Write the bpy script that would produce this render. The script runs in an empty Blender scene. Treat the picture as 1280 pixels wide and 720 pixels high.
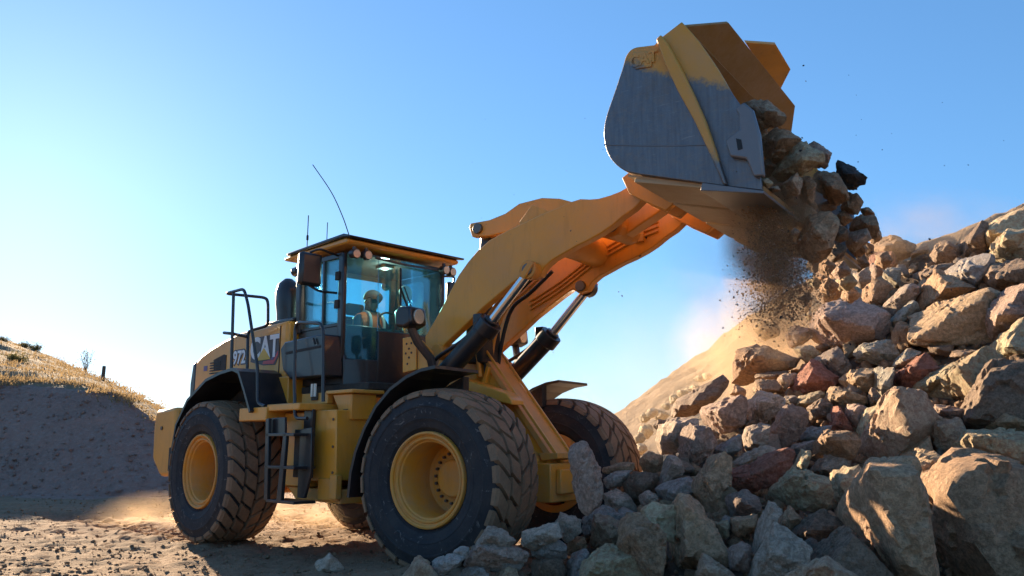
import bpy, bmesh, math, random
import numpy as np
from mathutils import Vector, Matrix

# ------------------------------------------------------------------ camera, sky, sun, exposure
sc = bpy.context.scene
COL = sc.collection
FPX, CAM_H, PITCH = 1050.0, 1.1633, 0.1819          # focal length in photo pixels, eye height, upward tilt
cd = bpy.data.cameras.new('camera'); cd.sensor_width = 36.0; cd.lens = FPX / 1280 * 36
cd.clip_start = 0.05; cd.clip_end = 5000
cam = bpy.data.objects.new('camera', cd); COL.objects.link(cam)
cam.location = (0, 0, CAM_H); cam.rotation_euler = (math.pi / 2 + PITCH, 0, 0)
sc.camera = cam
SUN_AZ, SUN_EL = math.radians(-31.5), math.radians(14.5)      # azimuth clockwise from +Y
w = bpy.data.worlds.new('World'); sc.world = w; w.use_nodes = True
nt = w.node_tree; nt.nodes.clear()
sky = nt.nodes.new('ShaderNodeTexSky'); sky.sky_type = 'NISHITA'; sky.sun_disc = False
sky.sun_elevation = SUN_EL; sky.sun_rotation = SUN_AZ
sky.altitude = 0; sky.air_density = 1.1; sky.dust_density = 0.20; sky.ozone_density = 9.0
bg = nt.nodes.new('ShaderNodeBackground'); bg.inputs[1].default_value = 0.106
wo = nt.nodes.new('ShaderNodeOutputWorld')
gm = nt.nodes.new('ShaderNodeGamma'); gm.inputs[1].default_value = 0.70      # softer contrast between the sky near the sun and the rest
nt.links.new(sky.outputs[0], gm.inputs[0]); nt.links.new(gm.outputs[0], bg.inputs[0]); nt.links.new(bg.outputs[0], wo.inputs[0])
sd = bpy.data.lights.new('sun', 'SUN'); sd.energy = 5.0; sd.angle = math.radians(0.6); sd.color = (1.0, 0.76, 0.50)
sun = bpy.data.objects.new('sun', sd); COL.objects.link(sun)
sdir = Vector((math.sin(SUN_AZ) * math.cos(SUN_EL), math.cos(SUN_AZ) * math.cos(SUN_EL), math.sin(SUN_EL)))
sun.rotation_euler = sdir.to_track_quat('Z', 'Y').to_euler(); sun.location = (-12, 20, 12)
sc.view_settings.view_transform = 'Standard'; sc.view_settings.look = 'None'
sc.view_settings.exposure = 1.76; sc.view_settings.gamma = 1.0; sc.view_settings.use_curve_mapping = False
sc.cycles.use_denoising = True
sc.cycles.max_bounces = 10; sc.cycles.transparent_max_bounces = 16; sc.cycles.volume_bounces = 2
sc.cycles.volume_step_rate = 1.0; sc.cycles.sample_clamp_indirect = 8

# ------------------------------------------------------------------ the machine's place (two frames joined at the hitch)
HITCH = np.array([-1.4672, 10.0417, 0.0]); AR, ART = 0.77466, 0.18551
FR = np.array([math.cos(AR), -math.sin(AR), 0]); LR = np.array([math.sin(AR), math.cos(AR), 0])
AF = AR - ART
FF = np.array([math.cos(AF), -math.sin(AF), 0]); LF = np.array([math.sin(AF), math.cos(AF), 0])
EYE = np.array([0, 0, CAM_H])
def ray(u, v):
    a, c = (u - 640) / FPX, -(v - 360) / FPX
    return np.array([a, math.cos(PITCH) - c * math.sin(PITCH), math.sin(PITCH) + c * math.cos(PITCH)])
def S(u, v, Y, fr='f'):
    "point of the machine's side plane at lateral offset Y seen at photo pixel (u, v): forward and height in metres"
    fw, lt = (FF, LF) if fr == 'f' else (FR, LR)
    d = ray(u, v); s = ((HITCH - EYE) @ lt + Y) / (d @ lt); P = EYE + s * d
    return (float((P - HITCH) @ fw), float(P[2]))
def S3(u, v, Y, fr='f'):
    a, b = S(u, v, Y, fr); return (a, Y, b)
def FW(X, Y, Z, fr='f'):
    fw, lt = (FF, LF) if fr == 'f' else (FR, LR)
    return HITCH + fw * X + lt * Y + np.array([0, 0, Z])
def at(u, v, y):
    d = ray(u, v); return EYE + d * (y / d[1])

# ------------------------------------------------------------------ helpers
class MB:
    def __init__(s): s.v, s.f = [], []
    def add(s, vs, fs):
        o = len(s.v); s.v += [tuple(map(float, p)) for p in vs]; s.f += [tuple(i + o for i in f) for f in fs]; return s
    def box(s, x0, x1, y0, y1, z0, z1):
        return s.add([(x, y, z) for z in (z0, z1) for y in (y0, y1) for x in (x0, x1)],
                     [(0, 2, 3, 1), (4, 5, 7, 6), (0, 1, 5, 4), (2, 6, 7, 3), (0, 4, 6, 2), (1, 3, 7, 5)])
    def prism(s, poly, lo, hi, axis='y'):
        n = len(poly)
        area = sum(poly[i][0] * poly[(i + 1) % n][1] - poly[(i + 1) % n][0] * poly[i][1] for i in range(n))
        if area < 0: poly = poly[::-1]
        mk = {'y': lambda a, b, t: (a, t, b), 'x': lambda a, b, t: (t, a, b), 'z': lambda a, b, t: (a, b, t)}[axis]
        if axis == 'y': lo, hi = max(lo, hi), min(lo, hi)
        else: lo, hi = min(lo, hi), max(lo, hi)
        vs = [mk(a, b, lo) for a, b in poly] + [mk(a, b, hi) for a, b in poly]
        return s.add(vs, [tuple(range(n))[::-1], tuple(range(n, 2 * n))] + [(i, (i + 1) % n, n + (i + 1) % n, n + i) for i in range(n)])
    def strip(s, path, th, y0, y1):
        "bent sheet: path in XZ, thickness th, from y0 to y1"
        p = [Vector(q) for q in path]; off = []
        for i in range(len(p)):
            t = (p[min(i + 1, len(p) - 1)] - p[max(i - 1, 0)]).normalized(); off.append(p[i] + Vector((-t.y, t.x)) * th)
        n = len(p)
        for i in range(n - 1):
            q = [p[i], p[i + 1], off[i + 1], off[i]]
            s.prism([tuple(a) for a in q], y0, y1)
        return s
    def tube(s, path, r, n=10, caps=True):
        P = [Vector(p) for p in path]; m = len(P)
        rr = r if isinstance(r, (list, tuple)) else [r] * m
        T = [(P[min(i + 1, m - 1)] - P[max(i - 1, 0)]).normalized() for i in range(m)]
        a = Vector((0, 0, 1)) if abs(T[0].z) < .9 else Vector((1, 0, 0))
        N = (a - T[0] * a.dot(T[0])).normalized(); vs = []
        for i in range(m):
            N = (N - T[i] * N.dot(T[i])).normalized(); B = T[i].cross(N)
            for k in range(n):
                t = 2 * math.pi * k / n; vs.append(P[i] + (N * math.cos(t) + B * math.sin(t)) * rr[i])
        fs = [(i * n + k, i * n + (k + 1) % n, (i + 1) * n + (k + 1) % n, (i + 1) * n + k) for i in range(m - 1) for k in range(n)]
        if caps: fs += [tuple(range(n))[::-1], tuple(range((m - 1) * n, m * n))]
        return s.add(vs, fs)
    def cyl(s, p0, p1, r, n=20): return s.tube([p0, p1], r, n)
    def lathe(s, prof, cx, cz, n=48, cy=0.0):
        "revolve (radius, y) profile about a lateral axis"
        m = len(prof); vs = []
        for k in range(n):
            t = 2 * math.pi * k / n
            vs += [(cx + r * math.cos(t), cy + y, cz + r * math.sin(t)) for r, y in prof]
        fs = [(k * m + j, k * m + j + 1, ((k + 1) % n) * m + j + 1, ((k + 1) % n) * m + j) for k in range(n) for j in range(m - 1)]
        return s.add(vs, fs)
    def mesh(s, name):
        me = bpy.data.meshes.new(name); me.from_pydata(s.v, [], s.f); me.update()
        bm = bmesh.new(); bm.from_mesh(me); bmesh.ops.recalc_face_normals(bm, faces=bm.faces); bm.to_mesh(me); bm.free()
        return me
def curve_path(pts, n=6):
    "Catmull-Rom through 3-D points"
    P = [np.array(p, float) for p in pts]; P = [2 * P[0] - P[1]] + P + [2 * P[-1] - P[-2]]; out = []
    for i in range(1, len(P) - 2):
        for k in range(n):
            t = k / n
            out.append(.5 * ((2 * P[i]) + (P[i + 1] - P[i - 1]) * t + (2 * P[i - 1] - 5 * P[i] + 4 * P[i + 1] - P[i + 2]) * t * t + (3 * P[i] - P[i - 1] - 3 * P[i + 1] + P[i + 2]) * t ** 3))
    out.append(P[-2]); return [tuple(p) for p in out]
def round_path(pts, r=.05, n=4):
    "polyline with rounded corners"
    P = [Vector(p) for p in pts]; out = [P[0]]
    for i in range(1, len(P) - 1):
        a, b, c = P[i - 1], P[i], P[i + 1]
        ra = min(r, (a - b).length * .45); rc = min(r, (c - b).length * .45)
        q0 = b + (a - b).normalized() * ra; q1 = b + (c - b).normalized() * rc
        for k in range(n + 1):
            t = k / n; out.append(q0 * (1 - t) ** 2 + b * 2 * t * (1 - t) + q1 * t * t)
    out.append(P[-1]); return [tuple(p) for p in out]
def obj(name, mb, m, parent=None, bevel=0.0, smooth=35, rotz=0.0, seg=2):
    me = mb.mesh(name) if isinstance(mb, MB) else mb
    o = bpy.data.objects.new(name, me); COL.objects.link(o)
    if not me.materials: me.materials.append(m)
    if smooth:
        me.polygons.foreach_set('use_smooth', [True] * len(me.polygons)); me.set_sharp_from_angle(angle=math.radians(smooth))
    if bevel:
        b = o.modifiers.new('bevel', 'BEVEL'); b.width = bevel; b.segments = seg; b.limit_method = 'ANGLE'; b.angle_limit = math.radians(40); b.harden_normals = False
    if parent: o.parent = parent
    o.rotation_euler.z = rotz
    return o
def tag(o, label=None, cat=None, group=None, kind=None):
    if label: o['label'] = label
    if cat: o['category'] = cat
    if group: o['group'] = group
    if kind: o['kind'] = kind
    return o
def empty(name, loc=(0, 0, 0), rz=0):
    o = bpy.data.objects.new(name, None); COL.objects.link(o); o.location = loc; o.rotation_euler.z = rz; o.empty_display_size = .2; return o

# ------------------------------------------------------------------ materials
def srgb(r, g, b):
    f = lambda c: c / 12.92 if c <= .04045 else ((c + .055) / 1.055) ** 2.4
    return (f(r / 255), f(g / 255), f(b / 255), 1)
class NT:
    def __init__(s, name):
        s.m = bpy.data.materials.new(name); s.m.use_nodes = True; s.t = s.m.node_tree; s.t.nodes.clear()
        s.out = s.n('ShaderNodeOutputMaterial')
    def n(s, typ, **kw):
        x = s.t.nodes.new(typ)
        for k, v in kw.items(): setattr(x, k, v)
        return x
    def l(s, a, b): s.t.links.new(a, b)
    def coords(s): return s.n('ShaderNodeTexCoord').outputs['Object']
    def noise(s, scale, detail=4, rough=.6, vec=None, dist=0):
        x = s.n('ShaderNodeTexNoise'); x.inputs['Scale'].default_value = scale; x.inputs['Detail'].default_value = detail
        x.inputs['Roughness'].default_value = rough; x.inputs['Distortion'].default_value = dist
        if vec is not None: s.l(vec, x.inputs['Vector'])
        return x.outputs['Fac']
    def ramp(s, fac, stops):
        r = s.n('ShaderNodeValToRGB'); e = r.color_ramp.elements
        while len(e) < len(stops): e.new(.5)
        for q, (p, c) in zip(e, stops): q.position = p; q.color = c if len(c) == 4 else (*c, 1)
        s.l(fac, r.inputs[0]); return r.outputs[0]
    def mix(s, fac, a, b, blend='MIX'):
        x = s.n('ShaderNodeMix', data_type='RGBA', blend_type=blend)
        for sock, val in ((x.inputs[0], fac), (x.inputs[6], a), (x.inputs[7], b)):
            if hasattr(val, 'is_linked'): s.l(val, sock)
            else: sock.default_value = val if not isinstance(val, tuple) or len(val) == 4 else (*val, 1)
        return x.outputs[2]
    def math(s, op, a, b=0.0, clamp=False):
        x = s.n('ShaderNodeMath', operation=op, use_clamp=clamp)
        for sock, val in zip(x.inputs, (a, b)):
            if hasattr(val, 'is_linked'): s.l(val, sock)
            else: sock.default_value = val
        return x.outputs[0]
    def bsdf(s, base, rough=.5, metal=0.0, bump=None, bstr=.3, bdist=.01, coat=0.0, spec=.5):
        b = s.n('ShaderNodeBsdfPrincipled')
        for k, val in (('Base Color', base), ('Roughness', rough), ('Metallic', metal)):
            if hasattr(val, 'is_linked'): s.l(val, b.inputs[k])
            else: b.inputs[k].default_value = val if not isinstance(val, tuple) or len(val) == 4 else (*val, 1)
        b.inputs['Coat Weight'].default_value = coat; b.inputs['Specular IOR Level'].default_value = spec
        if bump is not None:
            q = s.n('ShaderNodeBump'); q.inputs['Strength'].default_value = bstr; q.inputs['Distance'].default_value = bdist
            s.l(bump, q.inputs['Height']); s.l(q.outputs[0], b.inputs['Normal'])
        s.l(b.outputs[0], s.out.inputs['Surface']); return b
DUST = (.42, .275, .165, 1)
def paint(name, c, rough=.42, dust=.35, coat=.15, dscale=2.5):
    t = NT(name); co = t.coords()
    n1 = t.noise(dscale, 6, .65, co); n2 = t.noise(38, 3, .6, co)
    base = t.mix(t.ramp(t.noise(1.3, 3, .5, co), [(.3, (0, 0, 0)), (.7, (1, 1, 1))]), c, tuple(x * .86 for x in c[:3]) + (1,))
    d = t.math('MULTIPLY', t.ramp(t.math('ADD', t.math('MULTIPLY', n1, .8), t.math('MULTIPLY', n2, .25)), [(.42, (0, 0, 0)), (.78, (1, 1, 1))]), dust)
    base = t.mix(d, base, DUST)
    mp = t.n('ShaderNodeMapping'); mp.inputs['Scale'].default_value = (5, 5, .7); t.l(co, mp.inputs[0])
    base = t.mix(t.math('MULTIPLY', t.ramp(t.noise(3.5, 5, .65, mp.outputs[0]), [(.52, (0, 0, 0)), (.72, (1, 1, 1))]), .30), base, tuple(x * .55 for x in c[:3]) + (1,))
    base = t.mix(t.math('MULTIPLY', t.ramp(t.noise(17, 6, .75, co), [(.66, (0, 0, 0)), (.70, (1, 1, 1))]), .6), base, (.12, .085, .06, 1))
    r = t.math('ADD', t.math('MULTIPLY', d, .5), rough, True)
    t.bsdf(base, r, 0, n2, .04, .004, coat); return t.m
def simple(name, c, rough=.5, metal=0.0, spec=.5):
    t = NT(name); co = t.coords(); n = t.noise(25, 4, .6, co)
    t.bsdf(t.mix(t.math('MULTIPLY', n, .5), c, tuple(x * .7 for x in c[:3]) + (1,)), rough, metal, n, .05, .003, 0, spec); return t.m
M = {}
YEL = (.78, .325, .024, 1)
M['yellow'] = paint('machine_yellow', YEL, .38, .40)
M['yellow_dirty'] = paint('machine_yellow_dirty', (.72, .29, .024, 1), .5, .62, .05, 4)
M['black'] = paint('machine_black', (.011, .012, .016, 1), .36, .06, .2)
M['black_matt'] = paint('black_matt', (.010, .010, .011, 1), .7, .22, 0)
M['dark_hose'] = simple('rubber_hose', (.012, .012, .012, 1), .55)
M['chrome'] = simple('chrome_rod', (.75, .75, .75, 1), .14, 1.0)
M['bolt'] = simple('bolt_steel', (.17, .15, .13, 1), .45, .8)
M['grille'] = simple('grille_black', (.01, .01, .01, 1), .6)
M['cloth_dark'] = simple('dark_cloth', (.02, .025, .035, 1), .85)
M['seat'] = simple('seat_cloth', (.03, .03, .032, 1), .8)
M['skin'] = simple('skin', (.36, .2, .14, 1), .55)
M['vest'] = simple('hi_vis_vest', (1.0, .20, .05, 1), .6)
M['reflect'] = simple('reflective_tape', (.75, .72, .62, 1), .35)
M['helmet'] = simple('dark_cap', (.03, .03, .035, 1), .7)
M['mirror'] = simple('mirror_face', (.8, .8, .8, 1), .06, 1.0)
M['fan'] = simple('pale_plastic', (.45, .42, .33, 1), .5)
M['headliner'] = simple('headliner', (.06, .07, .07, 1), .8)
def lamp_mat():
    t = NT('lamp_lens'); co = t.coords(); n = t.noise(60, 2, .5, co)
    t.bsdf(t.mix(n, (.75, .66, .5, 1), (.5, .4, .3, 1)), .12, .3, n, .3, .004, .6); return t.m
M['lens'] = lamp_mat()
def lit_lamp_mat():
    t = NT('lit_lamp'); e = t.n('ShaderNodeEmission'); e.inputs[0].default_value = (1.0, .86, .62, 1); e.inputs[1].default_value = 2.5; t.l(e.outputs[0], t.out.inputs['Surface']); return t.m
M['lit_lamp'] = lit_lamp_mat()
def glass_mat(name, tint, refl=.9):
    t = NT(name); tr = t.n('ShaderNodeBsdfTransparent'); tr.inputs[0].default_value = tint
    gl = t.n('ShaderNodeBsdfGlossy'); gl.inputs['Roughness'].default_value = .03; gl.inputs['Color'].default_value = (.8, .9, .95, 1)
    fr = t.n('ShaderNodeFresnel'); fr.inputs['IOR'].default_value = 1.45
    df = t.n('ShaderNodeBsdfDiffuse'); df.inputs['Color'].default_value = (.16, .42, .50, 1)
    mx = t.n('ShaderNodeMixShader'); m2 = t.n('ShaderNodeMixShader')
    co = t.coords(); dn = t.math('MULTIPLY', t.ramp(t.noise(3, 5, .6, co), [(.2, (.5, .5, .5)), (.8, (1, 1, 1))]), .08)
    t.l(t.math('MULTIPLY', fr.outputs[0], refl), mx.inputs[0]); t.l(tr.outputs[0], mx.inputs[1]); t.l(gl.outputs[0], mx.inputs[2])
    t.l(dn, m2.inputs[0]); t.l(mx.outputs[0], m2.inputs[1]); t.l(df.outputs[0], m2.inputs[2])
    t.l(m2.outputs[0], t.out.inputs['Surface']); return t.m
M['glass'] = glass_mat('cab_glass', (.62, .88, .93, 1), .8)
def rubber_mat(name, dustiness):
    t = NT(name); co = t.coords()
    n1 = t.noise(4, 6, .7, co); n2 = t.noise(45, 4, .65, co); n3 = t.noise(9, 5, .75, co, 1.2)
    base = t.mix(n2, (.016, .017, .02, 1), (.030, .031, .035, 1))
    sc_ = t.ramp(n3, [(.60, (0, 0, 0)), (.70, (1, 1, 1))])
    if dustiness < .4:
        base = t.mix(t.math('MULTIPLY', sc_, .7), base, (.26, .24, .22, 1))
        base = t.mix(t.math('MULTIPLY', t.ramp(n1, [(.4, (0, 0, 0)), (.75, (1, 1, 1))]), .25), base, (.14, .11, .085, 1))
    else:
        base = t.mix(t.math('MULTIPLY', t.ramp(t.math('ADD', t.math('MULTIPLY', n1, .7), t.math('MULTIPLY', n2, .3)), [(.2, (.35, .35, .35)), (.6, (1, 1, 1))]), dustiness), base, (.32, .195, .11, 1))
    t.bsdf(base, .75, 0, t.math('ADD', n2, t.math('MULTIPLY', n3, .6)), .35, .01, 0, .3); return t.m
M['rubber'] = rubber_mat('tyre_rubber', .2); M['tread'] = rubber_mat('tyre_tread_dusty', .85)
M['groove'] = simple('tyre_groove', (.03, .026, .024, 1), .9)
def bucket_mat(name='bucket_worn_steel', line=6.21):
    "yellow paint worn to bare steel over the lower half; the wear line is ragged"
    t = NT(name); co = t.coords(); sp = t.n('ShaderNodeSeparateXYZ'); t.l(co, sp.inputs[0])
    n = t.noise(2.6, 5, .6, co); nf = t.noise(24, 5, .7, co)
    mp = t.n('ShaderNodeMapping'); mp.inputs['Scale'].default_value = (14, 1, 1.2); t.l(co, mp.inputs[0]); streak = t.noise(3, 4, .6, mp.outputs[0])
    # height above a line that rises towards the back of the bucket, worn in a broad dome
    hgt = t.math('ADD', sp.outputs['Z'], t.math('MULTIPLY', sp.outputs['X'], .55))
    k = t.math('ADD', hgt, t.math('ADD', t.math('MULTIPLY', n, -.24), t.math('MULTIPLY', nf, -.18)))
    worn = t.ramp(t.math('SUBTRACT', k, line), [(.0, (1, 1, 1)), (.075, (0, 0, 0))])
    steel = t.mix(streak, (.10, .10, .11, 1), (.24, .235, .24, 1))
    steel = t.mix(t.math('MULTIPLY', t.ramp(nf, [(.5, (0, 0, 0)), (.8, (1, 1, 1))]), .5), steel, (.30, .21, .15, 1))
    mp2 = t.n('ShaderNodeMapping'); mp2.inputs['Scale'].default_value = (2, 2, 26); mp2.inputs['Rotation'].default_value = (0, .5, 0); t.l(co, mp2.inputs[0])
    steel = t.mix(t.math('MULTIPLY', t.ramp(t.noise(3, 4, .7, mp2.outputs[0]), [(.63, (0, 0, 0)), (.70, (1, 1, 1))]), .30), steel, (.42, .40, .38, 1))
    steel = t.mix(t.math('MULTIPLY', t.ramp(t.noise(1.6, 5, .7, co), [(.5, (0, 0, 0)), (.7, (1, 1, 1))]), .45), steel, (.20, .125, .08, 1))
    yel = t.mix(t.math('MULTIPLY', t.ramp(n, [(.35, (0, 0, 0)), (.75, (1, 1, 1))]), .5), (.62, .29, .024, 1), DUST)
    base = t.mix(worn, yel, steel)
    rough = t.math('ADD', .34, t.math('MULTIPLY', nf, .2))
    t.bsdf(base, rough, t.math('MULTIPLY', worn, .8), t.math('ADD', t.math('MULTIPLY', nf, .4), t.math('MULTIPLY', t.noise(5, 5, .65, co), 1.0)), .35, .03); return t.m
M['bucket'] = bucket_mat(); M['bucket_rib'] = bucket_mat('bucket_rib_paint', 5.62)
M['bucket_in'] = paint('bucket_inside', (.34, .16, .03, 1), .6, .75, 0, 3)
M['bucket_under_bounce'] = paint('bucket_underside_bounce_lit', (.55, .41, .24, 1), .55, .6, 0, 3)  # pale base: light bounced up from the ground is put into the colour
M['edge'] = simple('edge_steel', (.20, .195, .20, 1), .45, .5)
# ------------------------------------------------------------------ noise for terrain and rocks
def vnoise(p, seed=0):
    p = np.asarray(p, float); i = np.floor(p).astype(np.int64); f = p - i; u = f * f * (3 - 2 * f)
    def h(a, b, c):
        n = (a * 73856093) ^ (b * 19349663) ^ (c * 83492791) ^ (seed * 2654435761)
        n &= 0xFFFFFFFF; n = ((n ^ (n >> 15)) * 2246822519) & 0xFFFFFFFF; n = ((n ^ (n >> 13)) * 3266489917) & 0xFFFFFFFF; n ^= n >> 16
        return n / 4294967295.0 * 2 - 1
    x, y, z = i[..., 0], i[..., 1], i[..., 2]; L = lambda a, b, t: a + (b - a) * t
    a = L(h(x, y, z), h(x + 1, y, z), u[..., 0]); b = L(h(x, y + 1, z), h(x + 1, y + 1, z), u[..., 0])
    c = L(h(x, y, z + 1), h(x + 1, y, z + 1), u[..., 0]); d = L(h(x, y + 1, z + 1), h(x + 1, y + 1, z + 1), u[..., 0])
    return L(L(a, b, u[..., 1]), L(c, d, u[..., 1]), u[..., 2])
def fbm(p, octs=4, seed=0, gain=.5):
    s, a = 0, 1.0; p = np.asarray(p, float)
    for k in range(octs): s = s + a * vnoise(p * 2 ** k + 17.3 * k, seed + k); a *= gain
    return s
def grid_mesh(name, X, Y, Z):
    r, c = X.shape; v = np.stack([X, Y, Z], -1).reshape(-1, 3); idx = np.arange(r * c).reshape(r, c)
    f = np.stack([idx[:-1, :-1], idx[:-1, 1:], idx[1:, 1:], idx[1:, :-1]], -1).reshape(-1, 4)
    me = bpy.data.meshes.new(name); me.vertices.add(len(v)); me.vertices.foreach_set('co', v.ravel())
    me.loops.add(f.size); me.loops.foreach_set('vertex_index', f.ravel()); me.polygons.add(len(f)); me.polygons.foreach_set('loop_start', np.arange(0, f.size, 4)); me.polygons.foreach_set('use_smooth', [True] * len(f))
    me.update(calc_edges=True); me.validate(); return me
def soil(name, c1, c2, c3, s1=1.2, s2=14, bump=.8, bd=.04, speck=None):
    t = NT(name); co = t.coords(); n1 = t.noise(s1, 6, .65, co); n2 = t.noise(s2, 6, .7, co); n3 = t.noise(s2 * 6, 3, .6, co)
    b = t.mix(t.ramp(n1, [(.35, (0, 0, 0)), (.68, (1, 1, 1))]), c1, c2)
    b = t.mix(t.ramp(n2, [(.45, (0, 0, 0)), (.75, (.8, .8, .8))]), b, c3)
    if speck:
        v = t.n('ShaderNodeTexVoronoi'); v.inputs['Scale'].default_value = speck; t.l(co, v.inputs['Vector'])
        b = t.mix(t.math('MULTIPLY', t.ramp(v.outputs['Distance'], [(.0, (1, 1, 1)), (.35, (0, 0, 0))]), .45), b, (.42, .36, .33, 1))
    t.bsdf(b, .95, 0, t.math('ADD', n2, t.math('MULTIPLY', n3, .5)), bump, bd, 0, .2); return t.m
M['dirt'] = soil('quarry_dirt', (.28, .18, .108, 1), (.20, .13, .08, 1), (.35, .235, .145, 1))
M['bank'] = soil('bank_gravel', (.40, .25, .195, 1), (.30, .19, .15, 1), (.48, .33, .26, 1), .6, 9, 1.0, .10, 7)
M['hill'] = soil('hill_topsoil', (.33, .22, .125, 1), (.23, .155, .095, 1), (.42, .30, .16, 1), .7, 6, 1.0, .12)
M['far_slope'] = soil('far_slope_dirt', (.36, .26, .17, 1), (.30, .21, .14, 1), (.42, .31, .21, 1), .25, 2.5, .9, .3)
M['rubble'] = soil('rubble_dirt', (.20, .14, .095, 1), (.15, .105, .075, 1), (.27, .20, .14, 1), 1.5, 12, 1, .06)

# ------------------------------------------------------------------ ground
def axis(dense, mid, far):
    out = []
    for a, b, st in far[:1] + mid[:1] + [dense] + mid[1:] + far[1:]:
        out += list(np.arange(a, b, st))
    return np.array(out)
xs = axis((-8, 2.4, .065), [(-30, -8, .5), (2.4, 20, .35)], [(-900, -30, 30), (20, 901, 30)])
ys = axis((6.2, 17, .065), [(-20, 6.2, 1.0), (17, 60, .35)], [(-300, -20, 40), (60, 1500, 40)])
gx, gy = np.meshgrid(xs, ys)
near = np.exp(-((gx + 3) / 14) ** 2 - ((gy - 11) / 16) ** 2)
q = np.stack([gx, gy, gx * 0], -1)
gz = near * (.030 * fbm(q * .9, 3, 3) + .026 * np.abs(fbm(q * 3.1, 3, 5)) + .020 * fbm(q * 8, 3, 9) - .02)
# tyre ruts behind the machine and soil banked up round the front wheels
for X, Y, fr_, hgt, rad in ((1.775, -1.2, 'f', .10, .9), (1.775, 1.115, 'f', .10, .9), (-1.775, -1.115, 'r', .015, .7)):
    c = FW(X, Y, 0, fr_); gz += hgt * np.exp(-((gx - c[0]) ** 2 + (gy - c[1]) ** 2) / rad ** 2)
# tread prints the machine left behind it
for Y in (-1.115, 1.115):
    sx_ = (gx - HITCH[0]) * FR[0] + (gy - HITCH[1]) * FR[1]; sy_ = (gx - HITCH[0]) * LR[0] + (gy - HITCH[1]) * LR[1] - Y + .02 * (sx_ + 2) ** 2 * .3
    m_ = np.clip(1.15 - np.abs(sy_) / .33, 0, .3) / .3 * (sx_ < -1.7) * np.clip((sx_ + 14) / 4, 0, 1)
    gz += m_ * (-.035 + .022 * np.sign(np.sin(2 * math.pi * (sx_ / .21 + np.abs(sy_) * 2.2)))) + .02 * np.exp(-((np.abs(sy_) - .40) / .09) ** 2) * (sx_ < -1.7)
ground = obj('ground', grid_mesh('ground', gx, gy, gz), M['dirt'], None, 0, 0); tag(ground, kind='structure')
# loose pebbles lying on the ground
rg = np.random.default_rng(4)
ICO = {}
def ico(l):
    if l not in ICO:
        bm = bmesh.new(); bmesh.ops.create_icosphere(bm, subdivisions=l, radius=1.0)
        ICO[l] = (np.array([v.co[:] for v in bm.verts]), np.array([[v.index for v in f.verts] for f in bm.faces])); bm.free()
    return ICO[l]
def scatter_stones(name, pts, sizes, mat, seed=1, lvl=1, flat_=.7):
    V, F = ico(lvl); r = np.random.default_rng(seed); n = len(pts)
    vs = np.empty((n, len(V), 3)); 
    for k in range(n):
        A = r.normal(size=(3, 3)); Q, _ = np.linalg.qr(A); sc3 = np.array([1, r.uniform(.6, 1), r.uniform(.45, .8)])
        j = 1 + .28 * r.normal(size=(len(V), 1)).clip(-1.2, 1.2)
        vs[k] = (V * j * sc3) @ Q.T * sizes[k] * np.array([1, 1, flat_]) + pts[k]
    fs = (F[None] + (np.arange(n) * len(V))[:, None, None]).reshape(-1, 3)
    me = bpy.data.meshes.new(name); v = vs.reshape(-1, 3)
    me.vertices.add(len(v)); me.vertices.foreach_set('co', v.ravel()); me.loops.add(fs.size); me.loops.foreach_set('vertex_index', fs.ravel())
    me.polygons.add(len(fs)); me.polygons.foreach_set('loop_start', np.arange(0, fs.size, 3)); me.update(calc_edges=True)
    return obj(name, me, mat, None, 0, 0)
def gz_at(x, y):
    i = np.clip(np.searchsorted(ys, y) - 1, 0, len(ys) - 1); j = np.clip(np.searchsorted(xs, x) - 1, 0, len(xs) - 1); return gz[i, j]
N = 9000
py_ = 7.2 + 11 * rg.random(N) ** 1.6; px_ = -.64 * py_ + rg.random(N) * (.64 * py_ + 1.0)
ps = .006 + .028 * rg.random(N) ** 4
peb = scatter_stones('ground_pebbles', np.stack([px_, py_, gz_at(px_, py_) + ps * .2], -1), ps, M['dirt'], 2); tag(peb, 'small loose pebbles and clods strewn over the dirt', 'pebbles', kind='stuff')

# ------------------------------------------------------------------ left embankment with its grassy hill
A_ = np.linspace(-1.5, -.05, 260)
R_ = np.concatenate([np.linspace(16.5, 18.6, 6), np.linspace(18.8, 23.5, 60), np.linspace(24, 60, 70), np.linspace(62, 140, 20)])
aa, rr_ = np.meshgrid(A_, R_)
ca = np.interp(aa, [-1.5, -.9, -.607, -.511, -.463, -.414, -.37, -.31, -.24], [3.6, 3.1, 2.62, 2.50, 2.25, 1.63, 1.0, .25, -.3])
ha = np.interp(aa, [-1.5, -.9, -.612, -.553, -.488, -.415, -.32, -.2], [17.3, 11.0, 7.3, 6.3, 4.85, 3.2, 1.0, -.5])
tq = np.clip((rr_ - 22.3) / 27.7, 0, 1)
bank = np.clip((rr_ - 19.2) / 3.1, 0, 1); bank = bank * bank * (3 - 2 * bank) * .35 + bank * .65
hz_ = np.where(rr_ < 22.3, ca * bank, ca + (ha - ca) * tq ** .85)
hz_ = np.where(rr_ > 50, ha * np.clip(1 - (rr_ - 50) / 80, -.1, 1), hz_)
bx_, by_ = aa * rr_, rr_ + 0
pp = np.stack([bx_, by_, hz_], -1)
hz_ = hz_ + (.10 * fbm(pp * .35, 4, 21) + .05 * fbm(pp * 2.0, 3, 22)) * np.clip(rr_ - 18.6, 0, 1) - .06 * (rr_ < 18.6)
cut_ = int(np.searchsorted(R_, 22.45))
bk_ = obj('bank', grid_mesh('bank', bx_[:cut_ + 1], by_[:cut_ + 1], hz_[:cut_ + 1]), M['bank'], None, 0, 0); tag(bk_, kind='structure')
hl_ = obj('hill', grid_mesh('hill', bx_[cut_:], by_[cut_:], hz_[cut_:]), M['hill'], None, 0, 0); tag(hl_, kind='structure')
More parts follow.
